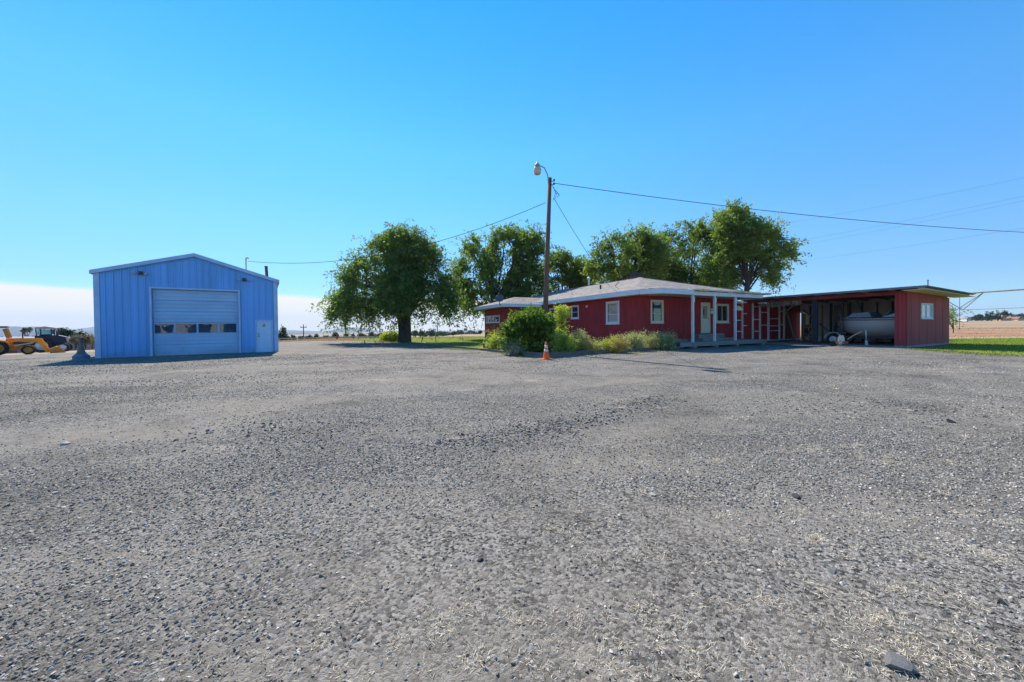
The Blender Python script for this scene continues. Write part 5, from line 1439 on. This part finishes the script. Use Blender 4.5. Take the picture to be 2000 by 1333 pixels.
FT = [('dark spruce standing just right of the blue shed', 553, 638, 664, 95, 22, 'conifer'), ('tiny dark spruce right of the shed, before the far valley', 573, 655, 665, 130, 6, 'conifer'),
      ('small round tree left of the crossarm pole', 590, 657, 665, 150, 12, 'round'), ('small dark tree just right of the crossarm pole', 603, 656, 665, 140, 8, 'round'), ('small spruce midway between crossarm pole and elm', 618, 653, 665, 130, 9, 'conifer'),
      ('small round tree left of the red hydrant', 637, 656, 665, 150, 12, 'round'), ('dark rounded tree behind the red hydrant', 657, 650, 664, 130, 13, 'round'), ('dark tree at the foot of the plain pole', 676, 650, 664, 150, 9, 'round'),
      ('small dark tree right of the plain pole', 690, 652, 663, 150, 9, 'conifer'), ('low round tree under the elm branches', 706, 650, 663, 160, 14, 'round'), ('dark spruce left of the round shrub', 726, 646, 663, 140, 12, 'conifer'), ('low trees just left of the round shrub', 742, 650, 662, 170, 18, 'round'),
      ('bare-looking grey tree right of the elm trunk', 812, 645, 657, 210, 12, 'round'), ('grey tree, second right of the elm trunk', 826, 646, 657, 215, 14, 'round'), ('tall leafy tree beside the far plain pole', 842, 642, 657, 200, 15, 'round'),
      ('small leafy tree right of the far plain pole', 858, 648, 656, 230, 12, 'round'), ('low tree left of the far white shed', 886, 648, 656, 260, 10, 'round'), ('low tree beside the water tower', 919, 645, 653, 380, 10, 'round'), ('tree beside the left wall of the house', 938, 645, 653, 330, 10, 'round'),
      ('leafy tree left of the shed behind the tractor', 131, 645, 665, 80, 18, 'round'), ('darker tree just behind the tractor exhaust', 123, 641, 664, 84, 10, 'conifer'), ('small spruce behind the pedestal stand', 158, 648, 663, 90, 11, 'conifer'),
      ('small dark tree behind the loader exhaust', 50, 642, 650, 120, 14, 'round'),
      ('low rounded tree farthest left in the right field', 1908, 617, 626, 330, 12, 'round'), ('dark bush-like tree left of the row of spruces', 1918, 614, 625, 320, 14, 'round'), ('narrow spruce, first of the row in the right field', 1928, 609, 624, 310, 7, 'conifer'), ('broad spruce, second of the row in the right field', 1937, 608, 624, 310, 12, 'conifer'),
      ('broad spruce, third of the row in the right field', 1948.5, 607.5, 624, 310, 13, 'conifer'), ('tall round tree behind the tan houses', 1961, 606, 621, 340, 12, 'round'), ('wide round tree between the tan houses', 1971, 611, 622, 340, 13, 'round'), ('large dark tree at the right edge of the photo', 1994, 610, 622, 330, 18, 'round')]
for t in FT:
    far_tree(t[0], *t[1:6], kind=t[6])
for lbx, (tx, ty) in (('dark tree beside the white building behind the viewpoint, near end', (-4.5, -33)), ('dark tree beside the white building behind the viewpoint, far end', (13, -25))):
    tree('leafy_tree', lbx, 'tree', (tx, ty, 0), [(0, 0, 2.6, 2.6, 2.6, 2.2), (1, 0, 4.2, 2.2, 2.2, 1.8)], 260, 12, LM_a, M_bark, .9, .2, (.5, .25), .3, 1.5, 12, 'trees behind the viewpoint', -1, int(tx * 3 + 200), .2)
# low dry brush behind the pedestal
for i, (px, dpt, w) in enumerate(((147, 62, 10), (166, 58, 12), (179, 64, 12), (152, 70, 8))):
    shrub('sage_brush', ['grey-brown brush left of the pedestal stand', 'grey-brown brush right of the pedestal stand', 'grey-brown brush touching the shed corner', 'farther grey brush behind the pedestal stand'][i], px, 671, dpt, [(px, 664, w * .6, 5), (px + 4, 666, w * .5, 4)], 70, 14, leafmat('brush', (.12, .10, .06), (.24, .20, .13), .2), (.3, .1), 60 + i, 'brush', .5, .1, .15, 'brush beside the shed')
# distant mass of trees
rg = np.random.default_rng(77)
Ps = []
for (p0, p1, dpt, base, hpx) in ((700, 790, 260, 661, 5), (800, 935, 330, 655, 5), (545, 700, 320, 664, 4), (1885, 2150, 420, 625, 5), (-400, 190, 300, 664, 4)):
    n = int((p1 - p0) * 16)
    px = rg.uniform(p0, p1, n); hh = hpx * (0.45 + .55 * np.abs(np.sin(px * .31) * np.sin(px * .113 + 1))) * rg.random(n) ** .7
    for a, h in zip(px, hh):
        q = at_depth(a, base - h, dpt * rg.uniform(.95, 1.05)); Ps.append(q)
P = np.array([tuple(p) for p in Ps])
fw_ = leaves('distant_woods', P, rg.normal(size=P.shape), rg.uniform(1.2, 2.6, len(P)), rg.uniform(.8, 1.8, len(P)), rg.random(len(P)), LM_d)
tag(fw_, 'distant dark belt of trees along the horizon', 'woods', kind='stuff')

# ---- fence, poles, hydrant, water tower, far buildings
fe = thing('rail_fence', 'pale pipe rail fence crossing the dry grass beyond the gravel', 'fence', (0, 0, 0), 0)
M_fpipe = pm('fence_pipe', (.45, .44, .42), .6, .15)
fpts = []
for px, py in ((545, 661.5), (570, 661), (595, 660.8), (620, 660), (645, 659), (672.5, 657.8), (700, 657.6), (728, 657.5), (750, 657.3)):
    q = at_depth(px, py, 46.0); fpts.append(q)
for i, q in enumerate(fpts):
    MB().tube([(q.x, q.y, g1(q.x, q.y) - .1), (q.x, q.y, q.z + .05)], .04, 6).build('post', M_fpipe, fe)
    if i: MB().tube([fpts[i - 1], q], .035, 6).build('rail', M_fpipe, fe)
def far_pole(label, px, top, depth, arm=0):
    b = at_depth(px, 660, depth); zg = g1(b.x, b.y); t = thing('power_pole', label, 'pole', (b.x, b.y, zg), 0)
    h = at_depth(px, top, depth).z - zg
    MB().tube([(0, 0, -.2), (0, 0, h)], [.2, .14], 8).build('shaft', M_pole, t)
    if arm: MB().box(-arm, arm, -.08, .08, h - 1.15, h - .9).box(-arm + .05, -arm + .2, -.06, .06, h - .9, h - .6).box(arm - .2, arm - .05, -.06, .06, h - .9, h - .6).build('crossarm', M_pole, t)
far_pole('power pole with a crossarm right of the shed', 593, 634, 130, 1.1)
far_pole('plain power pole whose top is hidden by the elm', 675, 622, 110)
far_pole('far power pole right of the elm trunk', 854.5, 624, 150)
fp = thing('metal_post', 'single thin metal post on the lawn right of the elm trunk', 'post', gp(851, 674.5), 0)
MB().tube([(0, 0, -.1), (0, 0, 1.25)], .03, 8).build('shaft', M_fpipe, fp); MB().lathe([(.035, 1.2), (.045, 1.22), (.045, 1.27), (.01, 1.3)], 8).build('cap', M_fpipe, fp)
q = at_depth(658.5, 668, 46); q.z = g1(q.x, q.y)
hy = thing('yard_hydrant', 'small red-brown yard hydrant in the dry grass', 'hydrant', q, 0)
M_hred = pm('hydrant_red', (.25, .06, .04), .6, .2)
MB().lathe([(.14, 0), (.14, .05), (.09, .06), (.09, .45), (.13, .46), (.13, .52), (.07, .64), (.03, .68)], 12).build('barrel', M_hred, hy); MB().tube([(-.16, 0, .36), (.16, 0, .36)], .05, 8).build('outlet', M_hred, hy)
q = at_depth(909.5, 655, 520); zg = g1(q.x, q.y)
wtw = thing('water_tower', 'far water tower with a flat tank on the horizon left of the house', 'tower', (q.x, q.y, zg), 0)
k = 520 / FPX; zt = at_depth(909.5, 641.3, 520).z - zg; zb2 = at_depth(909.5, 646, 520).z - zg
MB().lathe([(.6, zb2 - .3), (2.4, zb2), (2.6, (zb2 + zt) / 2), (2.4, zt - .3), (.3, zt)], 16).build('tank', pm('tank_green', (.10, .14, .12), .6, .1), wtw)
for t in range(4):
    c, s = math.cos(t * 1.57 + .5), math.sin(t * 1.57 + .5); MB().tube([(2.2 * c, 2.2 * s, -1), (1.9 * c, 1.9 * s, zb2 + .2)], .15, 6).build('leg', M_fpipe, wtw)
def far_house(label, px0, px1, top, foot, depth, wall, roofc, flat=False):
    a = at_depth(px0, foot, depth); b = at_depth(px1, foot, depth); w = b.x - a.x
    zg = min(g1((a.x + b.x) / 2, depth), a.z) - .3; h = at_depth(px0, top, depth).z - zg; hw = max(at_depth(px0, foot, depth).z - zg + .4 * (h - (at_depth(px0, foot, depth).z - zg)), h * .45)
    t = thing('far_house', label, 'house', (a.x, a.y, zg), 0, 'distant houses')
    MB().box(0, w, 0, 7, -1, hw).build('wall', wall, t)
    MB().prism([(-.4, hw + .01), (w + .4, hw + .01), (w * .8, h), (w * .2, h)], -.5, 7.5).build('roof', roofc, t)
    nwin = max(2, int(w / 3.5))
    for i in range(nwin):
        x = w * (i + .5) / nwin; MB().box(x - .6, x + .6, -.05, -.005, hw - 1.7, hw - .5).build('window', M_win, t)
M_tanw = pm('tan_stucco', (.50, .34, .23), .8, .1, 1); M_tanr = pm('brown_roof', (.26, .15, .10), .9, .15, 2); M_gr = pm('grey_roof', (.28, .28, .3), .8, .1)
far_house('far tan house with brown roof, left of the pair in the right field', 1955.5, 1965.5, 616, 624, 330, M_tanw, M_tanr)
far_house('far tan house, right of the pair in the right field', 1972, 1983, 617, 624, 335, M_tanw, M_tanr)
far_house('far cream house at the right edge of the field', 1988, 2004, 619, 626, 300, pm('cream_stucco', (.6, .48, .3), .8, .1, 1), M_tanr)
far_house('far low white house left of the spruce row', 1888, 1896, 619.5, 625, 380, M_white, M_gr)
far_house('far white shed beyond the field left of the house', 891, 905, 645, 654, 330, M_white, pm('olive_roof', (.16, .18, .14), .8, .1))
far_house('far blue-grey barn beside the water tower', 912, 929, 646.5, 654, 340, pm('blue_grey_wall', (.30, .36, .42), .7, .1), M_gr)
far_house('far white roof in the valley right of the shed', 575, 588, 659.5, 664.5, 170, M_white, M_galv)

# ================================================================== loose stones, rocks, dry grass
def rock(label, px, py, size, mat, seed, flat=.55):
    r = np.random.default_rng(seed); p = ground_at(px, py)
    import bmesh
    bm = bmesh.new(); bmesh.ops.create_icosphere(bm, subdivisions=2, radius=1.0)
    dirs = unit(r.normal(size=(12, 3)))
    for v in bm.verts:
        c = np.array(v.co); m = 1.0
        for d in dirs:
            t = c @ d
            if t > .52: c = c - d * (t - .52)
        v.co = Vector(c * 1.25 * (1 + .03 * r.normal()))
    me = bpy.data.meshes.new('rock'); bm.to_mesh(me); bm.free()
    o = link('rock', me, mat); o.location = (p.x, p.y, size * flat * .45); o.scale = (size, size * r.uniform(.6, .9), size * flat); o.rotation_euler = (r.uniform(-.2, .2), r.uniform(-.2, .2), r.uniform(0, 6))
    tag(o, label, 'rock', 'loose rocks on the gravel')
M_rk = pm('grey_rock', (.19, .185, .18), .85, .25, 14, .5, 60, .2); M_rkl = pm('pale_rock', (.42, .39, .34), .85, .2, 14, .4, 60, .2); M_rkd = pm('dark_rock', (.055, .055, .06), .85, .25, 14, .4, 60, .2)
rock('large slab-like grey rock at the bottom right beside dry grass', 1762, 1306, .062, M_rk, 1, .5)
rock('small pale angular rock in the middle of the gravel', 1275, 969, .038, M_rkl, 2)
rock('lone pale rock on the left of the gravel', 127, 870, .06, M_rkl, 3)
rock('grey rock right of centre near the bottom', 1621, 1117, .032, M_rk, 4)
rock('dark rock right of the pale angular rock', 1553, 973, .04, M_rkd, 5)
rock('black stone lower centre left of the pale dust patch', 828, 1091, .022, M_rkd, 6)
rock('black stone lower centre, second from left', 940, 1098, .024, M_rkd, 7)
rock('small dark stone left of the track ridge', 858, 868, .05, M_rkd, 8)
rock('dark stone at the left end of the curved gravel ridge', 1048, 842, .045, M_rkd, 9)
rock('flat pale rock near the left edge of the foreground', 110, 966, .035, M_rkl, 10)
rock('dark stone by the right edge, mid distance', 1858, 827, .06, M_rkd, 11)
rock('dark shadowed rock at the right edge near the bottom', 1958, 1182, .03, M_rkd, 12)

def stones_obj(name, P, S, Rt, tone, mat):
    me = bpy.data.meshes.new(name)
    n = len(P)
    me.vertices.add(n); me.vertices.foreach_set('co', P.astype(np.float32).ravel())
    for an, tp, av in (('scl', 'FLOAT_VECTOR', S), ('rot', 'FLOAT_VECTOR', Rt)):
        a = me.attributes.new(an, tp, 'POINT'); a.data.foreach_set('vector', av.astype(np.float32).ravel())
    a = me.attributes.new('tone', 'FLOAT', 'POINT'); a.data.foreach_set('value', tone.astype(np.float32))
    me.update()
    o = link(name, me, None)
    ng = bpy.data.node_groups.new(name + '_nodes', 'GeometryNodeTree')
    ng.interface.new_socket('Geometry', in_out='INPUT', socket_type='NodeSocketGeometry'); ng.interface.new_socket('Geometry', in_out='OUTPUT', socket_type='NodeSocketGeometry')
    gi = ng.nodes.new('NodeGroupInput'); go = ng.nodes.new('NodeGroupOutput')
    ico = ng.nodes.new('GeometryNodeMeshIcoSphere'); ico.inputs['Radius'].default_value = 1.0; ico.inputs['Subdivisions'].default_value = 1
    sm = ng.nodes.new('GeometryNodeSetMaterial'); sm.inputs['Material'].default_value = mat
    ip = ng.nodes.new('GeometryNodeInstanceOnPoints')
    sp = ng.nodes.new('GeometryNodeSetPosition'); rv = ng.nodes.new('FunctionNodeRandomValue'); rv.data_type = 'FLOAT_VECTOR'
    rv.inputs[0].default_value = (-.42, -.42, -.42); rv.inputs[1].default_value = (.42, .42, .42)
    ng.links.new(rv.outputs[0], sp.inputs['Offset']); ng.links.new(ico.outputs['Mesh'], sp.inputs['Geometry'])
    def na(nm):
        x = ng.nodes.new('GeometryNodeInputNamedAttribute'); x.data_type = 'FLOAT_VECTOR'; x.inputs['Name'].default_value = nm; return x.outputs['Attribute']
    L = ng.links
    L.new(gi.outputs[0], ip.inputs['Points']); L.new(sp.outputs[0], sm.inputs['Geometry']); L.new(sm.outputs[0], ip.inputs['Instance'])
    L.new(na('rot'), ip.inputs['Rotation']); L.new(na('scl'), ip.inputs['Scale']); L.new(ip.outputs[0], go.inputs[0])
    md = o.modifiers.new('stones', 'NODES'); md.node_group = ng
    return o
def stone_mat():
    m, nt, bs = nodes_of('gravel_stone')
    N = nt.nodes; L = nt.links
    at = N.new('ShaderNodeAttribute'); at.attribute_type = 'INSTANCER'; at.attribute_name = 'tone'
    cr = N.new('ShaderNodeValToRGB'); e = cr.color_ramp.elements
    e[0].color = (.075, .070, .062, 1); e[1].color = (.50, .46, .40, 1); e[1].position = 1.0
    x = e.new(.55); x.color = (.205, .19, .168, 1)
    L.new(at.outputs['Fac'], cr.inputs[0]); L.new(cr.outputs[0], bs.inputs['Base Color'])
    bs.inputs['Roughness'].default_value = .8; bs.inputs['Specular IOR Level'].default_value = .3
    return m
M_stone = stone_mat()
rg = np.random.default_rng(5)
allP, allS, allT = [], [], []
def band_pts(d0, d1, n, s0, s1, wf=1.55):
    d = np.sqrt(rg.uniform(d0 ** 2, d1 ** 2, n)); x = rg.uniform(-1, 1, n) * (wf * d + .8)
    P = np.stack([x, d], 1)
    ok = in_poly(x, d, GRAVEL) & ~in_poly(x, d, LAWN_R) & ~in_poly(x, d, BED) & ~in_poly(x, d, LAWN_L)
    sl_ = SH.loc
    q = np.stack([(x - SH.o.x) * SH.r.x + (d - SH.o.y) * SH.r.y, (x - SH.o.x) * SH.l.x + (d - SH.o.y) * SH.l.y], 1)
    ok &= ~((q[:, 0] > -.1) & (q[:, 0] < SW + .1) & (q[:, 1] > -.05) & (q[:, 1] < SDEP))
    ca, sa = math.cos(R(16)), math.sin(R(16)); u_ = (x * ca + d * sa) * .16; v_ = (-x * sa + d * ca) * 1.15
    streak = blob_noise(np.stack([u_, v_, 0 * x], 1), .8, 31) + .5 * blob_noise(np.stack([u_ * 2, v_ * 2.3, 0 * x], 1), .8, 32)
    clump = blob_noise(np.stack([x, d, 0 * x], 1), 1.1, 9) + .6 * blob_noise(np.stack([x, d, 0 * x], 1), 3.1, 10)
    ok &= rg.random(n) < np.clip(.55 + .3 * clump + .4 * streak, .1, 1)
    P = P[ok]; st_k = streak[ok]; s = s0 + (s1 - s0) * rg.random(len(P)) ** 2.5
    allP.append(P); allS.append(s); allT.append(np.clip(rg.normal(.54, .24, len(P)) - .13 * st_k + .08 * blob_noise(np.stack([P[:, 0], P[:, 1], 0 * P[:, 0]], 1), .5, 14), 0, 1))
band_pts(.9, 2.6, 80000, .0035, .0125)
band_pts(2.6, 4.5, 110000, .0045, .014)
band_pts(4.5, 9, 150000, .0065, .015)
band_pts(9, 20, 100000, .011, .024)
# windrows of coarser gravel left by wheels
for pts, wdt, n in (([(1310, 778), (1200, 806), (1100, 832), (1000, 850), (880, 866)], .22, 2000), ([(700, 845), (560, 850), (420, 842)], .45, 700), ([(1500, 800), (1700, 790), (1990, 815)], .45, 600)):
    g = [ground_at(*p) for p in pts]; g = np.array([(p.x, p.y) for p in g])
    t = rg.random(n) * (len(g) - 1); i = t.astype(int); f = (t - i)[:, None]
    P = g[i] * (1 - f) + g[i + 1] * f + rg.normal(size=(n, 2)) * wdt
    allP.append(P); allS.append(.010 + .018 * rg.random(n) ** 2); allT.append(np.clip(rg.normal(.36, .18, n), 0, 1))
P2 = np.concatenate(allP); s = np.concatenate(allS); tn = np.concatenate(allT); n = len(P2)
S3 = np.stack([s, s * rg.uniform(.6, 1, n), s * rg.uniform(.25, .55, n)], 1)
Z = gz(P2[:, 0], P2[:, 1]) + .008 + S3[:, 2] * rg.uniform(-.2, .4, n)
R3 = np.stack([rg.normal(0, .5, n) + np.pi * (rg.random(n) < .5), rg.normal(0, .5, n), rg.uniform(0, 6.28, n)], 1)
st_o = stones_obj('gravel_stones', np.stack([P2[:, 0], P2[:, 1], Z], 1), S3, R3, tn, M_stone)
tag(st_o, 'loose grey crushed stone scattered over the yard', 'gravel', kind='stuff')

def blades(name, label, cat, P, hgt, wid, mat, lean=.5, tone=None, kind='stuff'):
    n = len(P); D = np.stack([rg.normal(0, lean, n), rg.normal(0, lean, n), np.ones(n)], 1)
    o = leaves(name, P, D, hgt * rg.uniform(.5, 1.2, n), wid, rg.random(n) if tone is None else tone, mat)
    return tag(o, label, cat, kind=kind)
M_straw = leafmat('straw', (.55, .47, .35), (.88, .81, .68), .25, (1, .95, .8))
M_grass = leafmat('lawn_blades', (.13, .19, .025), (.32, .38, .07), .35)
M_dryg = leafmat('dry_blades', (.36, .25, .15), (.58, .44, .28), .25, (1, .9, .7))
# straw tufts on the gravel, most of them to the right
tp_l = []
for k in range(480):
    px = rg.uniform(250, 2150); py = 760 + 573 * rg.random() ** .8
    if rg.random() > .12 + .88 * np.clip((px - 500) / 1000, 0, 1) * np.clip((py - 760) / 280, .25, 1): continue
    c = ground_at(px, py); nb = int(rg.uniform(20, 60)); r_ = rg.uniform(.015, .065)
    a = rg.uniform(0, 6.28, nb); rr_ = r_ * np.sqrt(rg.random(nb))
    tp_l.append(np.stack([c.x + rr_ * np.cos(a) * 1.5, c.y + rr_ * np.sin(a), np.full(nb, .009)], 1))
for (px, py, r_, nb) in ((1800, 1290, .16, 260), (1850, 1315, .15, 200), (1700, 1215, .16, 160), (1050, 1290, .12, 200), (1280, 1085, .12, 120), (320, 1315, .1, 120), (470, 1310, .09, 90), (1000, 1215, .14, 120), (860, 1210, .1, 90), (1780, 715, 1.0, 260), (1850, 722, 1.0, 220), (1250, 1195, .1, 100), (1100, 1040, .14, 120)):
    c = ground_at(px, py); a = rg.uniform(0, 6.28, nb); rr_ = r_ * np.sqrt(rg.random(nb))
    tp_l.append(np.stack([c.x + rr_ * np.cos(a) * 1.5, c.y + rr_ * np.sin(a), np.full(nb, .009)], 1))
for (px, py) in ((1000, 1210), (870, 1215), (1060, 1218), (1245, 1195), (1280, 1240), (1325, 1230), (1360, 1175), (1690, 1200), (1722, 1210), (1742, 1218), (1770, 1160), (1840, 1170), (1900, 1180), (1660, 1222), (1640, 1265), (1500, 1180), (1590, 1150), (1870, 1240), (1920, 1270), (1790, 1265), (1830, 1290), (1120, 1050), (1085, 1035), (1280, 1085), (1930, 1090), (1900, 980), (1840, 950), (1750, 900), (1590, 880), (1430, 820), (1300, 800), (940, 718), (1010, 716), (1560, 1000), (1500, 970), (1700, 1010), (1660, 940), (1180, 1260), (930, 1290), (780, 1260), (640, 1230), (300, 1080)):
    c = ground_at(px, py); pm_ = FPX / max(c.y, 1); r_ = rg.uniform(14, 26) / pm_; nb = int(rg.uniform(70, 140)); a = rg.uniform(0, 6.28, nb); rr_ = r_ * rg.random(nb) ** .7
    tp_l.append(np.stack([c.x + rr_ * np.cos(a) * 1.6, c.y + rr_ * np.sin(a) * 1.6, np.full(nb, .012)], 1))
P = np.concatenate(tp_l)
o = leaves('straw_tufts', P, np.stack([rg.normal(0, 1, len(P)), rg.normal(0, 1, len(P)), rg.uniform(.05, .6, len(P))], 1), rg.uniform(.01, .04, len(P)) * np.clip(P[:, 1] / 2.5, 1, 2.2), rg.uniform(.0014, .003, len(P)) * np.clip(P[:, 1] / 2.2, 1, 4), rg.random(len(P)), M_straw)
tag(o, 'dry straw tufts growing through the gravel', 'dry grass', kind='stuff')
def scatter(poly, n, ylim=None):
    a = np.array(poly); x = rg.uniform(a[:, 0].min(), a[:, 0].max(), n); y = rg.uniform(a[:, 1].min(), a[:, 1].max(), n)
    wx, wy = wob(x, y, .1); ok = in_poly(x + wx, y + wy, poly)
    x, y = x[ok], y[ok]; return np.stack([x, y, gz(x, y) + .012], 1)
P = scatter(LAWN_L, 70000); blades('lawn_grass', 'short green grass of the lawn left of the house', 'grass', P, .07, .02, M_grass)
P = scatter([(19.3, 10), (60, 8), (46, 31), (26, 31), (22, 19.5)], 150000); P = P[in_poly(P[:, 0], P[:, 1], LAWN_R)]; blades('lawn_grass', 'short green grass of the lawn right of the carport', 'grass', P, .07, .022, M_grass)
# weeds along the timber edge, rough margin right of the carport
Wd = []
for (p0, q0, p1, q1, n, w) in ((825, 677, 985, 690, 2600, .5), (1790, 684, 2000, 698, 1500, .35), (1100, 696, 1330, 686, 500, .2), (940, 686, 1050, 700, 500, .25)):
    t = rg.random(n); a = ground_at(p0, q0); b = ground_at(p1, q1)
    x = a.x + (b.x - a.x) * t + rg.normal(0, w, n); y = a.y + (b.y - a.y) * t + rg.normal(0, w, n)
    m_ = blob_noise(np.stack([x, y, 0 * x], 1), 1.6, 12) > -.2; Wd.append(np.stack([x, y, 0 * x + .01], 1)[m_])
P = np.concatenate(Wd); blades('weeds', 'patchy low green weeds along the timber edging', 'weeds', P, .09, .025, leafmat('weed_blades', (.12, .14, .04), (.34, .33, .13), .3), 1.0)
# dry grass beyond the gravel
n = 60000; x = rg.uniform(-32, 6, n); y = rg.uniform(36, 60, n)
ok = ~in_poly(x, y, GRAVEL) & ~in_poly(x, y, LAWN_L); P = np.stack([x, y, gz(x, y)], 1)[ok]; blades('dry_grass', 'tan dry grass beyond the gravel yard', 'grass', P, .22, .03, M_dryg)
n = 40000; x = rg.uniform(30, 130, n); y = rg.uniform(29, 90, n); P = np.stack([x, y, gz(x, y)], 1); P = P[(~in_poly(x, y, FIELD_R) | (rg.random(n) < .15)) & ~in_poly(x, y, LAWN_R)]; blades('dry_grass', 'tan dry grass in the field right of the carport', 'grass', P, .22, .035, M_dryg)

# ================================================================== haze
hzb = MB().box(-9500, 9500, -450, 9500, -75, 330)
M_hz = bpy.data.materials.new('haze'); M_hz.use_nodes = True
nt = M_hz.node_tree
for x in list(nt.nodes): nt.nodes.remove(x)
ho = nt.nodes.new('ShaderNodeOutputMaterial'); hv = nt.nodes.new('ShaderNodeVolumePrincipled')
hv.inputs['Color'].default_value = (.55, .73, 1.0, 1); hv.inputs['Density'].default_value = 0.00009; hv.inputs['Anisotropy'].default_value = .1
nt.links.new(hv.outputs[0], ho.inputs['Volume'])
HAZE = hzb.build('haze', M_hz)
tag(HAZE, 'thin blue air haze over the whole valley', 'haze', kind='stuff')
